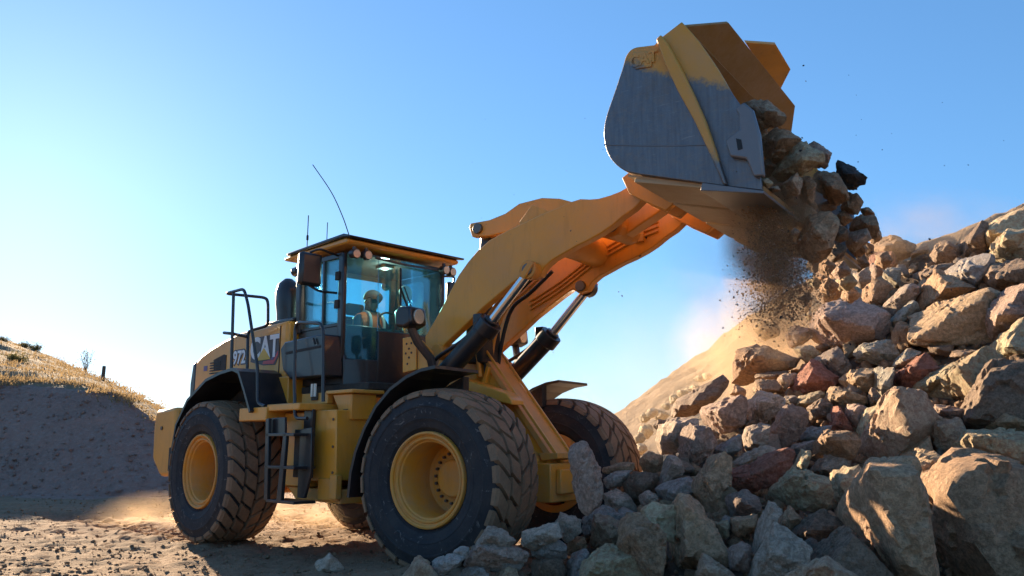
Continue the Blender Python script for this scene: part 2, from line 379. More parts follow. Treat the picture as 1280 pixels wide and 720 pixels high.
n = 7000; jj = rg.integers(0, len(A_), n); ii_ = rg.integers(6, 52, n)
pb = np.stack([bx_[ii_, jj] + rg.normal(size=n) * .1, by_[ii_, jj] + rg.normal(size=n) * .05, hz_[ii_, jj]], -1); pb = pb[(A_[jj] > -.75) & (A_[jj] < -.3)]
tag(scatter_stones('bank_stones', pb, .015 + .06 * rg.random(len(pb)) ** 3, M['bank'], 14, 1, .9), 'loose gravel lying on the face of the left bank', 'gravel', kind='stuff')
def grass_mat():
    t = NT('dry_grass'); n = t.noise(1.5, 3, .5, t.coords()); d = t.n('ShaderNodeBsdfDiffuse'); tr = t.n('ShaderNodeBsdfTranslucent'); mx = t.n('ShaderNodeMixShader'); mx.inputs[0].default_value = .5
    c = t.mix(n, (.36, .25, .13, 1), (.22, .16, .08, 1)); t.l(c, d.inputs[0]); t.l(c, tr.inputs[0]); t.l(d.outputs[0], mx.inputs[1]); t.l(tr.outputs[0], mx.inputs[2]); t.l(mx.outputs[0], t.out.inputs['Surface']); return t.m
M['grass'] = grass_mat(); 
def grass_mesh(name, roots, hts, seed, blades=7, spread=.18):
    r = np.random.default_rng(seed); n = len(roots) * blades
    b = np.repeat(roots, blades, 0) + np.concatenate([r.normal(size=(n, 2)) * spread, np.zeros((n, 1))], 1); h = np.repeat(hts, blades) * r.uniform(.5, 1.2, n)
    an = r.uniform(0, 6.283, n); wv = np.stack([np.cos(an), np.sin(an), an * 0], -1) * .022; ln = np.stack([r.normal(size=n) * .35, r.normal(size=n) * .35, np.ones(n)], -1) * h[:, None]
    v = np.stack([b - wv, b + wv, b + ln], 1).reshape(-1, 3); f = np.arange(n * 3).reshape(-1, 3)
    me = bpy.data.meshes.new(name); me.from_pydata(v.tolist(), [], f.tolist()); return me
ok = (rr_ > 22.2) & (rr_ < 56) & (aa > -.72) & (aa < -.3); ii = np.argwhere(ok); sel = ii[rg.integers(0, len(ii), 9000)]
roots = np.stack([bx_[sel[:, 0], sel[:, 1]], by_[sel[:, 0], sel[:, 1]], hz_[sel[:, 0], sel[:, 1]] - .02], -1) + np.concatenate([rg.normal(size=(9000, 2)) * .2, np.zeros((9000, 1))], 1)
keep = vnoise(roots * .5, 5) > .18; roots = roots[keep]
gr = obj('dry_grass', grass_mesh('dry_grass', roots, .04 + .12 * rg.random(len(roots)) ** 3, 3), M['grass'], None, 0, 0); tag(gr, 'dry golden grass covering the top of the left hill', 'grass', kind='stuff')
def hill_z(x, y):
    a = x / y; i = np.abs(R_ - y).argmin(); j = np.abs(A_ - a).argmin(); return hz_[i, j]
# low bushes and a fence post on the hill
M['twig'] = simple('twig', (.10, .075, .05, 1), .9); 
def leaf_mat():
    t = NT('bush_leaf'); n = t.noise(3, 3, .5, t.coords()); d = t.n('ShaderNodeBsdfDiffuse'); tr = t.n('ShaderNodeBsdfTranslucent'); mx = t.n('ShaderNodeMixShader'); mx.inputs[0].default_value = .4
    c = t.mix(n, (.10, .11, .045, 1), (.19, .15, .06, 1)); t.l(c, d.inputs[0]); t.l(c, tr.inputs[0]); t.l(d.outputs[0], mx.inputs[1]); t.l(tr.outputs[0], mx.inputs[2]); t.l(mx.outputs[0], t.out.inputs['Surface']); return t.m
M['leaf'] = leaf_mat()
def bush(u, v, y, wd, ht, label, bare=False, seed=0):
    p = at(u, v, y); z0 = hill_z(p[0], p[1]) - .05; r = np.random.default_rng(seed)
    o = empty('bush', (p[0], p[1], z0)); tag(o, label, 'bush', 'bushes on the left hill')
    mb = MB(); tips = []
    for k in range(12 if bare else 9):
        a = r.uniform(0, 6.28); e = np.array([math.cos(a) * wd * .45 * r.uniform(.3, 1), math.sin(a) * wd * .4, ht * r.uniform(.6, 1)]); mb.tube([(0, 0, 0), tuple(e * .5 + r.normal(size=3) * .04), tuple(e)], [.02, .014, .005], 4); tips.append(e)
    obj('stem', mb, M['twig'], o, 0, 0)
    n = 120 if bare else 900
    c = np.array([tips[r.integers(len(tips))] * r.uniform(.45, 1.05) for _ in range(n)]) + r.normal(size=(n, 3)) * wd * .10
    d1 = r.normal(size=(n, 3)); d1 /= np.linalg.norm(d1, axis=1)[:, None]; d2 = r.normal(size=(n, 3)); d2 /= np.linalg.norm(d2, axis=1)[:, None]
    s_ = .05 * wd; vv = np.stack([c - d1 * s_, c + d2 * s_ * .5, c + d1 * s_, c - d2 * s_ * .5], 1).reshape(-1, 3)
    me = bpy.data.meshes.new('foliage'); me.from_pydata(vv.tolist(), [], np.arange(n * 4).reshape(-1, 4).tolist()); obj('foliage', me, M['leaf'], o, 0, 0)
bush(28, 440, 46, .7, .34, 'low round bush on the skyline of the left hill', False, 1)
bush(42, 446, 46, .85, .36, 'wider leafy bush beside the round one on the hill skyline', False, 2)
bush(106, 474, 44, 1.0, 1.3, 'bare twiggy bush standing against the sky on the left hill', True, 3)
bush(20, 472, 30, .9, .25, 'pale scrubby bush low on the hill at the left edge', False, 4)
bush(4, 432, 46, .6, .3, 'tiny bush on the hilltop at the far left edge', False, 5)
p = at(127, 490, 36); pz = hill_z(p[0], p[1]); fp = empty('fence_post', (p[0], p[1], pz - .1)); tag(fp, 'short dark fence post standing alone on the grassy hill', 'post')
obj('post', MB().tube([(0, 0, 0), (.015, 0, .72)], [.085, .075], 8), M['twig'], fp); obj('post_cap', MB().tube([(.015, 0, .72), (.016, 0, .75)], [.08, .05], 8), M['twig'], fp)

# ------------------------------------------------------------------ far dusty slope behind the pile
A2 = np.linspace(-.05, 1.5, 220); R2 = np.concatenate([np.linspace(26, 46, 60), np.linspace(47, 90, 20)])
a2, r2 = np.meshgrid(A2, R2)
top = np.interp(a2, [-.05, .06, .122, .21, .299, .36, .42, .489, .56, .631, .8, 1.5], [-.6, .6, 2.75, 5.5, 8.3, 10.0, 11.0, 11.9, 13.0, 14.2, 16.5, 20])
tt = np.clip((r2 - 27) / 18, 0, 1); z2 = np.where(r2 <= 45, top * tt, top * np.clip(1 - (r2 - 45) / 60, 0, 1))
pp = np.stack([a2 * r2, r2, z2], -1); z2 = z2 + (.22 * fbm(pp * .5, 4, 31) + .10 * fbm(pp * 2.2, 3, 32)) * np.clip(top, 0, 1) - .1 * (r2 < 27)
fs_ = obj('far_slope', grid_mesh('far_slope', a2 * r2, r2, z2), M['far_slope'], None, 0, 0); tag(fs_, kind='structure')
# ------------------------------------------------------------------ the wheel loader
LOADER = empty('wheel_loader', tuple(HITCH), -AR)
tag(LOADER, 'yellow articulated wheel loader tipping rocks from its raised bucket', 'wheel loader')
def rpart(name, mb, m, bevel=0.0, parent=None, smooth=35): return obj(name, mb, M[m], parent or LOADER, bevel, smooth)
def fpart(name, mb, m, bevel=0.0, parent=None, smooth=35):
    return obj(name, mb, M[m], parent or LOADER, bevel, smooth, 0 if parent else ART)
def P(pts, Y, fr='f'): return [S(u, v, Y, fr) for u, v in pts]
def P3(pts, Y, fr='f'): return [S3(u, v, Y, fr) for u, v in pts]

# ---- wheels: built once (outer face towards -Y), then copied
RT, HZ = .847, .827
def tyre_prof():
    half = [(.40, .24), (.445, .285), (.47, .305), (.475, .318), (.50, .328), (.52, .335), (.545, .341), (.550, .3465), (.562, .3485), (.567, .3455), (.60, .352), (.66, .350), (.665, .3555), (.68, .3545), (.685, .349), (.735, .338), (.778, .318), (.792, .27), (.797, .14), (.798, 0)]
    return [(r, -o) for r, o in half] + [(r, o) for r, o in half[::-1][1:]]
def wheel_meshes():
    ty = MB().lathe(tyre_prof(), 0, 0, 72)
    rim = MB().lathe([(.36, .30), (.44, .29), (.441, -.300), (.435, -.318), (.420, -.322), (.408, -.312), (.404, -.292), (.392, -.286), (.384, -.296), (.372, -.298), (.362, -.288), (.358, -.268), (.345, -.262), (.338, -.25), (.332, .14), (.31, .165), (.285, .165), (.28, .15), (.205, .15), (.20, .125), (.10, .118), (.095, .105), (.0, .105)], 0, 0, 64)
    tr = MB(); NP = 26
    def Rt(o): return RT - .030 * (abs(o) / .33) ** 2.4
    def block(side, k, o0, o1, gap, off):
        th0 = 2 * math.pi * (k + off) / NP; p = 2 * math.pi / NP
        skew = lambda o: 1.25 * p * (1 - (1 - min(abs(o), .30) / .30) ** 1.0) * (.55 + .45 * abs(o) / .30)
        os_ = np.linspace(o0, o1, 4); vs = []; g = p * gap / 2
        for lay in (0, 1):
            for o in os_:
                for e in (0, .5, 1):
                    ins = .010 if lay else 0.0
                    t = th0 + skew(o) + g + (p - 2 * g) * e + (ins / RT) * (1 - 2 * e)
                    oo = o + (ins if o == o0 else -ins if o == o1 else 0)
                    r = Rt(oo) if lay else .780
                    vs.append((r * math.cos(t), side * oo, r * math.sin(t)))
        I = lambda l, i, j: l * 12 + i * 3 + j
        fs = [(I(1, i, j), I(1, i + 1, j), I(1, i + 1, j + 1), I(1, i, j + 1)) for i in range(3) for j in range(2)]
        for i in range(3):
            for j in (0, 2): fs.append((I(0, i, j), I(0, i + 1, j), I(1, i + 1, j), I(1, i, j)))
        for j in range(2):
            for i in (0, 3): fs.append((I(0, i, j), I(0, i, j + 1), I(1, i, j + 1), I(1, i, j)))
        tr.add(vs, fs)
        if o1 > .3:          # shoulder lug running down the sidewall
            vs = []
            for r, oo in ((Rt(o1), o1 - .012), (.80, .336), (.765, .345), (.765, .30)):
                for e in (0.04, .96):
                    t = th0 + skew(o1) + g + (p - 2 * g) * e; vs.append((r * math.cos(t), side * oo, r * math.sin(t)))
            tr.add(vs, [(0, 1, 3, 2), (2, 3, 5, 4), (4, 5, 7, 6), (6, 7, 1, 0), (0, 2, 4, 6), (1, 3, 5, 7)])
    for side, off in ((-1, 0), (1, .5)):
        for k in range(NP):
            block(side, k, .008, .150, .12, off + .25); block(side, k, .165, .322, .17, off)
    hub = MB().lathe([(.0, .095), (.07, .095), (.075, .10), (.075, .12)], 0, 0, 24)
    bolt = MB()
    bolt.lathe([(.0, -.03), (.0135, -.03), (.015, -.026), (.015, .0)], 0, 0, 8)
    out = [ty.mesh('tyre'), rim.mesh('wheel_rim'), tr.mesh('tread'), hub.mesh('hub_cap'), bolt.mesh('wheel_bolt')]
    return out
WM = wheel_meshes()
for X, sx, front in ((-1.775, -1, 0), (-1.775, 1, 0), (1.775, -1, 1), (1.775, 1, 1)):
    a = ART if front else 0
    wl = obj('wheel', WM[1], M['yellow_dirty'], LOADER, 0, 30)
    wl.location = (X * math.cos(a) - sx * 1.115 * math.sin(a), X * math.sin(a) + sx * 1.115 * math.cos(a), HZ)
    wl.rotation_euler = (0, .35 if sx < 0 else 2.1, a + (math.pi if sx > 0 else 0))
    obj('tyre', WM[0], M['rubber'], wl, 0, 40); tr_ = obj('tread', WM[2], M['tread'], wl, 0, 25)
    obj('hub_cap', WM[3], M['yellow_dirty'], wl, 0, 30)
    for k in range(22):
        t = 2 * math.pi * k / 22; b = obj('wheel_bolt', WM[4], M['bolt'], wl, 0, 30); b.location = (.243 * math.cos(t), .148, .243 * math.sin(t))
# ---- axles
rpart('rear_axle', MB().cyl((-1.775, -1.05, HZ), (-1.775, 1.05, HZ), .17, 24).cyl((-1.775, -.34, HZ), (-1.775, .34, HZ), .30, 24), 'yellow_dirty')
fpart('front_axle', MB().cyl((1.775, -1.05, HZ), (1.775, 1.05, HZ), .18, 24).cyl((1.775, -.42, HZ), (1.775, .42, HZ), .31, 24).box(1.95, 2.16, -.22, .22, .62, .98), 'yellow_dirty', .02)

# ---- rear frame, counterweight, hood
rpart('rear_frame', MB().prism([(-2.9, .62), (-2.9, 1.35), (.55, 1.45), (.80, 1.25), (.80, .60), (.30, .50), (-.9, .52), (-1.25, .62)], -.55, .55), 'yellow_dirty', .015)
cw = rpart('counterweight', MB().prism([(-3.46, .95), (-3.49, 1.35), (-3.45, 1.60), (-2.84, 1.62), (-2.70, .74), (-3.18, .72)], -1.30, 1.30), 'yellow', .05)
rpart('tow_bracket', MB().box(-2.86, -2.66, -1.34, -1.05, .80, 1.10), 'black_matt', .01, cw)
rpart('bumper_bolt', MB().cyl((-3.2, -1.315, 1.35), (-3.2, -1.29, 1.35), .025, 10), 'bolt', 0, cw)
hood = rpart('hood', MB().prism([(-3.26, 1.45), (-3.26, 2.26), (-3.10, 2.345), (-2.85, 2.42), (-2.45, 2.505), (-2.03, 2.57), (-1.4, 2.60), (-.86, 2.615), (-.86, 1.45)], -.88, .88), 'yellow', .045)
rpart('rear_grille', MB().prism([(-3.38, 1.55), (-3.40, 1.97), (-3.35, 2.24), (-3.262, 2.275), (-3.262, 1.55)], -.87, .87), 'black', .02, hood)
for k in range(9):
    z = 1.6 + k * .07; rpart('grille_slat', MB().box(-3.425, -3.385, -.74, .74, z, z + .03), 'grille', 0, hood)
rpart('side_vent', MB().prism(P([(267, 463), (267, 450), (280, 443), (283, 444), (282, 463)], -.885, 'r'), -.886, -.876), 'black_matt', 0, hood)
for k in range(5):
    z = 2.07 + k * .035; rpart('vent_louvre', MB().box(-2.79, -2.50, -.892, -.884, z, z + .014), 'grille', 0, hood)
rpart('hood_top_panel', MB().box(-1.52, -.87, -.80, .80, 2.612, 2.66), 'black', .015, hood)
rpart('hood_seam', MB().box(-1.02, -1.005, -.8855, -.8795, 1.75, 2.56), 'black_matt', 0, hood)
rpart('panel_seam', MB().box(-2.4, -1.02, -.8855, -.8795, 1.955, 1.968), 'black_matt', 0, hood)
rpart('lower_engine_panel', MB().box(-1.55, -.70, -.93, -.60, 1.42, 1.93), 'yellow', .012)
# exhaust and air intake stack behind the cab
ex = []
for z, rx, ry in ((2.60, .17, .15), (2.80, .17, .15), (2.92, .19, .16), (3.08, .19, .16), (3.19, .14, .13), (3.26, .05, .05)):
    ex.append((z, rx, ry))
mb = MB(); n = 20
for z, rx, ry in ex: mb.v += [(-1.47 + rx * math.cos(2 * math.pi * k / n) - (z - 2.6) * .10, -.50 + ry * math.sin(2 * math.pi * k / n), z) for k in range(n)]
for i in range(len(ex) - 1): mb.f += [(i * n + k, i * n + (k + 1) % n, (i + 1) * n + (k + 1) % n, (i + 1) * n + k) for k in range(n)]
mb.f.append(tuple(range((len(ex) - 1) * n, len(ex) * n)))
rpart('exhaust_stack', mb, 'black')

# ---- rear wheel arches
for s in (-1, 1):
    outer = P([(219, 598), (216, 562), (221, 532), (235, 502), (258, 477), (276, 468), (291, 463.5), (298, 467), (305, 490), (312, 516)], -1.42, 'r')
    mb = MB().strip(outer, .035, s * 1.43, s * .84)
    fd = rpart('rear_fender', mb, 'black', 0)
    inner = MB().prism([(a + .0, b - .02) for a, b in outer[1:8]] + [(-1.0, 1.60), (-2.3, 1.50)], s * .90, s * .87)
    rpart('fender_liner', inner, 'black_matt', 0, fd)

# ---- deck, side boxes, fender support
rpart('deck', MB().box(-.98, -.37, -1.38, -.90, 1.40, 1.55).box(-.40, .26, -1.36, -.74, 1.50, 1.575), 'yellow', .012)
rpart('side_box', MB().box(-.35, .14, -1.16, -.50, .70, 1.485), 'yellow', .012)
sb = rpart('front_side_box', MB().prism([(.16, .76), (.16, 1.50), (.62, 1.50), (.66, .78)], -1.14, -.45), 'yellow', .012)
for x, z in ((.22, 1.40), (.22, .86), (.58, 1.40), (.59, 1.12), (.60, .86), (.22, 1.12)):
    rpart('panel_bolt', MB().cyl((x, -1.150, z), (x, -1.138, z), .014, 8), 'bolt', 0, sb)
ab = rpart('access_door', MB().box(-.05, .12, -1.176, -1.161, .82, 1.42), 'yellow', .004)
rpart('door_latch', MB().box(.07, .10, -1.186, -1.177, 1.05, 1.12), 'bolt', 0, ab)
rpart('underframe_skirt', MB().prism([(-.30, .69), (.70, .69), (.72, .55), (-.12, .56)], -1.12, -.50), 'yellow_dirty', .012)
rpart('lower_bracket', MB().box(.36, .72, -1.16, -1.125, .58, .80).box(.62, .74, -1.19, -1.12, .60, .84), 'yellow_dirty', .008)
# cab mount
mt = rpart('cab_mount', MB().box(.22, .72, -1.02, -.60, 1.675, 1.715).prism([(.30, 1.67), (.66, 1.67), (.66, 1.40), (.50, 1.40)], -.98, -.66), 'yellow', .01)
rpart('mount_label', MB().box(.52, .60, -.986, -.981, 1.46, 1.51), 'black_matt', 0, mt)
for k in range(3): rpart('mount_bolt', MB().cyl((.40 + .07 * k, -.86, 1.40), (.40 + .07 * k, -.86, 1.28), .012, 8), 'bolt', 0, mt)
rpart('deck_bracket', MB().box(-.28, .24, -1.0, -.93, 1.578, 1.70), 'yellow', .008)
sw = rpart('switch_box', MB().box(-.06, .06, -1.02, -1.001, 1.62, 1.70), 'black_matt', .004)
for k in range(2): rpart('isolator_key', MB().cyl((-.03 + .06 * k, -1.028, 1.66), (-.03 + .06 * k, -1.028, 1.80), .016, 10), 'reflect', 0, sw)
rpart('battery_box', MB().box(.10, .26, -1.20, -1.15, 1.30, 1.52), 'black', .01)
# hitch area: pipes and hoses between the two frames
for k, (y, z0, z1) in enumerate(((-.62, .95, 1.1), (-.70, 1.05, .98), (-.55, 1.2, 1.28), (-.75, 1.28, 1.20), (-.66, 1.4, 1.45), (-.5, .85, .8))):
    rpart('hydraulic_hose', MB().tube(curve_path([(.55, y, z0), (.8, y - .06, (z0 + z1) / 2 - .08), (1.15, y - .02, z1), (1.4, y + .15, z1)]), .03, 8), 'dark_hose')
rpart('hitch_block', MB().box(.50, 1.0, -.45, .45, .75, 1.55), 'black_matt', .02)

# ---- ladder
lad = rpart('ladder', MB().prism(P([(334, 524), (338, 523), (336, 625), (331.5, 625)], -1.44, 'r'), -1.46, -1.42), 'black', .006)
rpart('ladder_rail', MB().prism(P([(356, 541), (360, 541), (353, 627), (347, 627)], -1.44, 'r'), -1.46, -1.42), 'black', .006, lad)
rpart('ladder_top_plate', MB().prism(P([(334, 523), (356, 521.5), (356, 543), (334, 545)], -1.40, 'r'), -1.40, -1.37), 'black', .005, lad)
for v in (543, 583, 625):
    x0, z = S(334, v, -1.44, 'r'); x1, _ = S(355, v, -1.44, 'r')
    rpart('step', MB().box(x0, x1 + .22, -1.46, -1.20, z - .02, z + .01), 'black', .004, lad)
rpart('ladder_back_plate', MB().box(.0, .36, -1.24, -1.215, .80, 1.30), 'black_matt', .005, lad)
rpart('ladder_side_plate', MB().prism([(.20, 1.30), (.42, 1.32), (.44, .86), (.34, .60), (.20, .60)], -1.30, -1.27), 'black', .006, lad)

# ---- handrails
def rail(name, pts, r=.019): return rpart(name, MB().tube(round_path(pts, .07), r, 10), 'black')
rail('rear_handrail', P3([(331, 508), (322, 504), (322, 460), (310, 380), (305, 361), (282, 367)], -1.36, 'r') + [S3(332, 372, -1.0, 'r'), S3(335, 377, -.98, 'r'), S3(335, 407, -.98, 'r'), S3(310, 414, -1.02, 'r'), S3(309, 462, -1.05, 'r')])
rail('handrail_post', [S3(292, 366, -1.36, 'r'), S3(289, 466, -1.36, 'r')])
rail('lower_handrail', [S3(280, 416, -1.36, 'r'), S3(290, 417, -1.36, 'r'), S3(309, 421, -1.02, 'r')])
rail('cab_handrail', P3([(384, 523), (369, 523), (368, 470), (369, 410), (372, 403), (400, 404), (404, 410), (404, 502)], -1.34, 'r'))

# ---- cab
CY = .74
cab = rpart('cab', MB().prism([(-.84, 1.84), (-.84, 2.48), (.06, 2.50), (.13, 2.08), (.13, 1.80), (-.60, 1.80)], -CY, CY), 'black', .015)
def front_x(y): return .12 + .17 * (1 - (abs(y) / CY) ** 2.2)
def curved(y0, y1, zlo, zhi, th, off=0.0, tilt=.02, n=12):
    mb = MB(); ys = np.linspace(y0, y1, n + 1)
    for y in ys:
        for z in (zlo, zhi):
            x = front_x(y) + off - tilt * (z - 2.1)
            mb.v += [(x, y, z), (x - th, y, z)]
    for i in range(n):
        a = i * 4; mb.f += [(a, a + 4, a + 6, a + 2), (a + 1, a + 3, a + 7, a + 5), (a, a + 1, a + 5, a + 4), (a + 2, a + 6, a + 7, a + 3)]
    mb.f += [(0, 2, 3, 1), (n * 4, n * 4 + 1, n * 4 + 3, n * 4 + 2)]
    return mb
rpart('cab_front_panel', curved(-.36, CY, 1.80, 2.43, .05), 'black', .008, cab)
rpart('cab_corner_panel', curved(-CY, -.362, 1.80, 2.09, .05, n=4), 'black', .008, cab)
wn = rpart('windshield', curved(-.355, CY - .02, 2.435, 3.30, .012, -.012), 'glass', 0, cab)
rpart('windshield_corner', curved(-CY + .02, -.357, 2.095, 3.30, .012, -.012, n=6), 'glass', 0, cab)
rpart('side_window', MB().prism([(-.70, 2.50), (.0, 2.52), (.0, 3.29), (-.80, 3.29)], -CY + .012, -CY + .022), 'glass', 0, cab)
rpart('cab_floor', MB().box(-.82, .1, -.70, .70, 1.86, 1.92), 'headliner', 0, cab)
# pillars
def pillar(pts, r=.03): rpart('cab_pillar', MB().tube(pts, r, 8), 'black', 0, cab)
def bar(x0, x1, y0, y1, z0, z1, dx=0.0):
    mb = MB(); mb.v = [(x + (dx if z == z1 else 0), y, z) for z in (z0, z1) for y in (y0, y1) for x in (x0, x1)]
    mb.f = [(0, 2, 3, 1), (4, 5, 7, 6), (0, 1, 5, 4), (2, 6, 7, 3), (0, 4, 6, 2), (1, 3, 7, 5)]; return mb
for s in (-1, 1):
    rpart('cab_pillar', bar(.02, .12, s * CY - .03, s * CY + .03, 2.08, 3.32, -.02), 'black', .015, cab)
    rpart('cab_pillar', bar(-.86, -.76, s * CY - .035, s * CY + .035, 2.45, 3.32, -.05), 'black', .015, cab)
rpart('door_bar', bar(-.34, -.30, -CY - .008, -CY + .03, 2.49, 3.31, -.02), 'black', .006, cab)
rpart('window_rail', MB().box(-.82, .06, -CY - .01, -CY + .03, 3.27, 3.33), 'black', .006, cab)
rpart('window_sill', MB().box(-.80, .06, -CY - .012, -CY + .03, 2.47, 2.505), 'black', .006, cab)
for z in (2.72, 3.05): rpart('door_hinge', MB().box(-.03, .04, -CY - .05, -CY - .01, z - .05, z + .05), 'black_matt', .006, cab)
# far wall of the cab with its round-cornered window, and the rear wall
def ring_wall(name, corners, hole, th, axis, lo):
    n = 8; pts = []
    (a0, b0), (a1, b1) = hole; r = .10
    for cx, cz, t0 in ((a1 - r, b1 - r, 0), (a0 + r, b1 - r, 90), (a0 + r, b0 + r, 180), (a1 - r, b0 + r, 270)):
        for k in range(n + 1):
            t = math.radians(t0 + 90 * k / n); pts.append((cx + r * math.cos(t), cz + r * math.sin(t)))
    (A0, B0), (A1, B1) = corners; cor = {0: (A1, B1), 1: (A0, B1), 2: (A0, B0), 3: (A1, B0)}
    out = [cor[i // (n + 1)] for i in range(len(pts))]; m = len(pts); mb = MB()
    for t in (lo, lo + th):
        for q in pts + out: mb.v.append((q[0], t, q[1]) if axis == 'y' else (t, q[0], q[1]))
    L = 2 * m
    for i in range(m):
        j = (i + 1) % m
        for o in (0, L):
            q = [o + i, o + j, o + m + j, o + m + i]
            mb.f.append(tuple(q) if out[i] != out[j] else (o + i, o + j, o + m + i))
        mb.f.append((i, j, L + j, L + i))
    return mb
rpart('far_door', ring_wall('d', ((-.80, 2.30), (.05, 3.30)), ((-.76, 2.78), (-.24, 3.24)), .03, 'y', CY - .03), 'headliner', 0, cab)
rpart('far_window', MB().box(-.78, -.22, CY - .018, CY - .010, 2.76, 3.26), 'glass', 0, cab)
rpart('far_quarter_window', MB().box(-.20, .0, CY - .002, CY + .004, 2.5, 3.25), 'glass', 0, cab)
rpart('rear_wall', ring_wall('r', ((-.70, 1.90), (.70, 3.30)), ((-.58, 2.50), (.60, 3.24)), .03, 'x', -.83), 'headliner', 0, cab)
rpart('rear_window', MB().box(-.818, -.810, -.60, .62, 2.48, 3.26), 'glass', 0, cab)
# roof
rf = rpart('cab_roof', MB().prism([(-1.08, 3.375), (-1.10, 3.42), (.24, 3.457), (.30, 3.42), (.26, 3.385)], -.84, .84), 'yellow', .02)
rpart('roof_cap', MB().prism([(-1.0, 3.425), (-.96, 3.46), (.22, 3.50), (.37, 3.455), (.35, 3.435), (.2, 3.457)], -.87, .87), 'black', .012, rf)
rpart('roof_lining', MB().box(-.84, .18, -.70, .70, 3.30, 3.328), 'headliner', 0, rf)
for k, (y, x) in enumerate(((-.74, .30), (-.60, .33), (.58, .33), (.72, .30))):
    l = rpart('work_light', MB().cyl((x - .07, y, 3.275), (x + .015, y, 3.27), .058, 18), 'black', .006, rf)
    rpart('lamp_lens', MB().cyl((x + .012, y, 3.27), (x + .024, y, 3.269), .046, 16), 'lens', 0, rf)
    rpart('lamp_bracket', MB().box(x - .05, x - .02, y - .015, y + .015, 3.29, 3.36), 'black', 0, rf)
for y in (-.70, .70):
    rpart('rear_work_light', MB().cyl((-.95, y, 3.26), (-1.06, y, 3.255), .06, 16), 'black', .006, rf)
rpart('wiper_rail', MB().tube(curve_path([(.28, -.45, 3.27), (.30, 0, 3.25), (.28, .5, 3.27)]), .014, 6), 'black', 0, cab)
rpart('wiper_arm', MB().tube([(.31, .12, 2.52), (.30, -.10, 2.98)], .012, 6).tube([(.315, .18, 2.52), (.305, -.04, 2.98)], .008, 6).tube([(.31, -.09, 2.62), (.29, -.09, 3.2)], .012, 6), 'black_matt', 0, cab)
# cab tool box hanging on the side (dark blue-black)
tb = rpart('side_locker', MB().prism(P([(350, 436), (356, 427), (403, 417), (405, 470), (362, 474), (353, 462)], -1.0, 'r'), -1.0, -.75), 'black', .02)
rpart('locker_lid', MB().prism(P([(358, 440), (403, 431), (403, 434), (358, 443)], -1.0, 'r'), -1.008, -.995), 'black_matt', 0, tb)
rpart('locker_handle', MB().tube(P3([(392, 423), (394, 430)], -1.02, 'r'), .012, 6), 'black_matt', 0, tb)
rpart('cab_underside', MB().box(-.62, .70, -.80, .70, 1.72, 1.80), 'black_matt', .01)
# antennas
rpart('antenna', MB().tube([(-.93, -.62, 3.42), (-.93, -.62, 3.98)], .006, 6).tube([(-.93, -.62, 3.66), (-.93, -.62, 3.72)], .014, 6), 'black_matt')
rpart('antenna', MB().tube([(-.60, -.55, 3.44), (-.60, -.55, 3.84)], .005, 6), 'black_matt')
rpart('whip_antenna', MB().tube(curve_path([S3(436, 293, -.75, 'r'), S3(428, 270, -.75, 'r'), S3(414, 240, -.75, 'r'), S3(391, 206, -.75, 'r')]), .006, 6), 'black_matt')
# mirrors
mr = rpart('wing_mirror', MB().box(-.07, .03, -1.21, -.93, 2.91, 3.29), 'black', .035)
mr.location = (-.10, 0, 0)
rpart('mirror_glass', MB().box(-.078, -.072, -1.19, -.95, 2.94, 3.26), 'mirror', 0, mr)
rpart('mirror_arm', MB().tube(round_path([(.05, -.74, 3.30), (.06, -1.0, 3.34), (-.03, -1.07, 3.30)], .05), .014, 8).tube(round_path([(.05, -.74, 2.86), (.0, -.95, 2.86), (-.05, -1.07, 2.93)], .05), .014, 8), 'black', 0, mr)
ml = rpart('wing_mirror', MB().box(.10, .17, .78, .95, 2.86, 3.18), 'black', .03)
rpart('mirror_arm', MB().tube(round_path([(.12, .70, 3.24), (.14, .90, 3.26), (.14, .88, 3.16)], .04), .014, 8).tube([(.12, .70, 2.80), (.14, .86, 2.88)], .012, 8), 'black', 0, ml)
# dome lamp, lit, under the cab roof
rpart('dome_lamp', MB().box(-.20, -.02, -.10, .06, 3.262, 3.30), 'headliner', .008, cab)
rpart('lamp_bulb', MB().tube([(-.11, -.02, 3.262), (-.11, -.02, 3.250)], [.045, .035], 16), 'lit_lamp', 0, cab)
ld = bpy.data.lights.new('dome_light', 'POINT'); ld.energy = 4; ld.color = (1.0, .86, .66); ld.shadow_soft_size = .05
lo = bpy.data.objects.new('dome_light', ld); COL.objects.link(lo); lo.parent = cab; lo.location = (-.11, -.02, 3.20)
# seat, steering wheel, fan inside the cab
st = rpart('operator_seat', MB().box(-.62, -.16, -.24, .24, 2.02, 2.17).prism([(-.66, 2.12), (-.56, 2.12), (-.66, 2.72), (-.76, 2.72)], -.22, .22).box(-.56, -.25, -.15, .15, 1.92, 2.02), 'seat', .04)
rpart('head_rest', MB().box(-.80, -.71, -.13, .13, 2.75, 2.9), 'seat', .03, st)
swl = MB(); swl.tube([(.02 - .14 * math.sin(t) * .5, .18 * math.cos(t), 2.55 + .16 * math.sin(t)) for t in np.linspace(0, 2 * math.pi, 25)], .013, 8, False)
rpart('steering_wheel', swl.tube([(.02, 0, 2.55), (.12, 0, 2.2)], .03, 8), 'black_matt', 0, cab)
fan = rpart('cab_fan', MB().cyl((.02, .20, 2.96), (.06, .20, 2.97), .10, 20), 'fan', .01, cab)
rpart('fan_stalk', MB().tube([(.05, .20, 2.90), (.10, .22, 2.55)], .012, 6), 'black_matt', 0, cab)

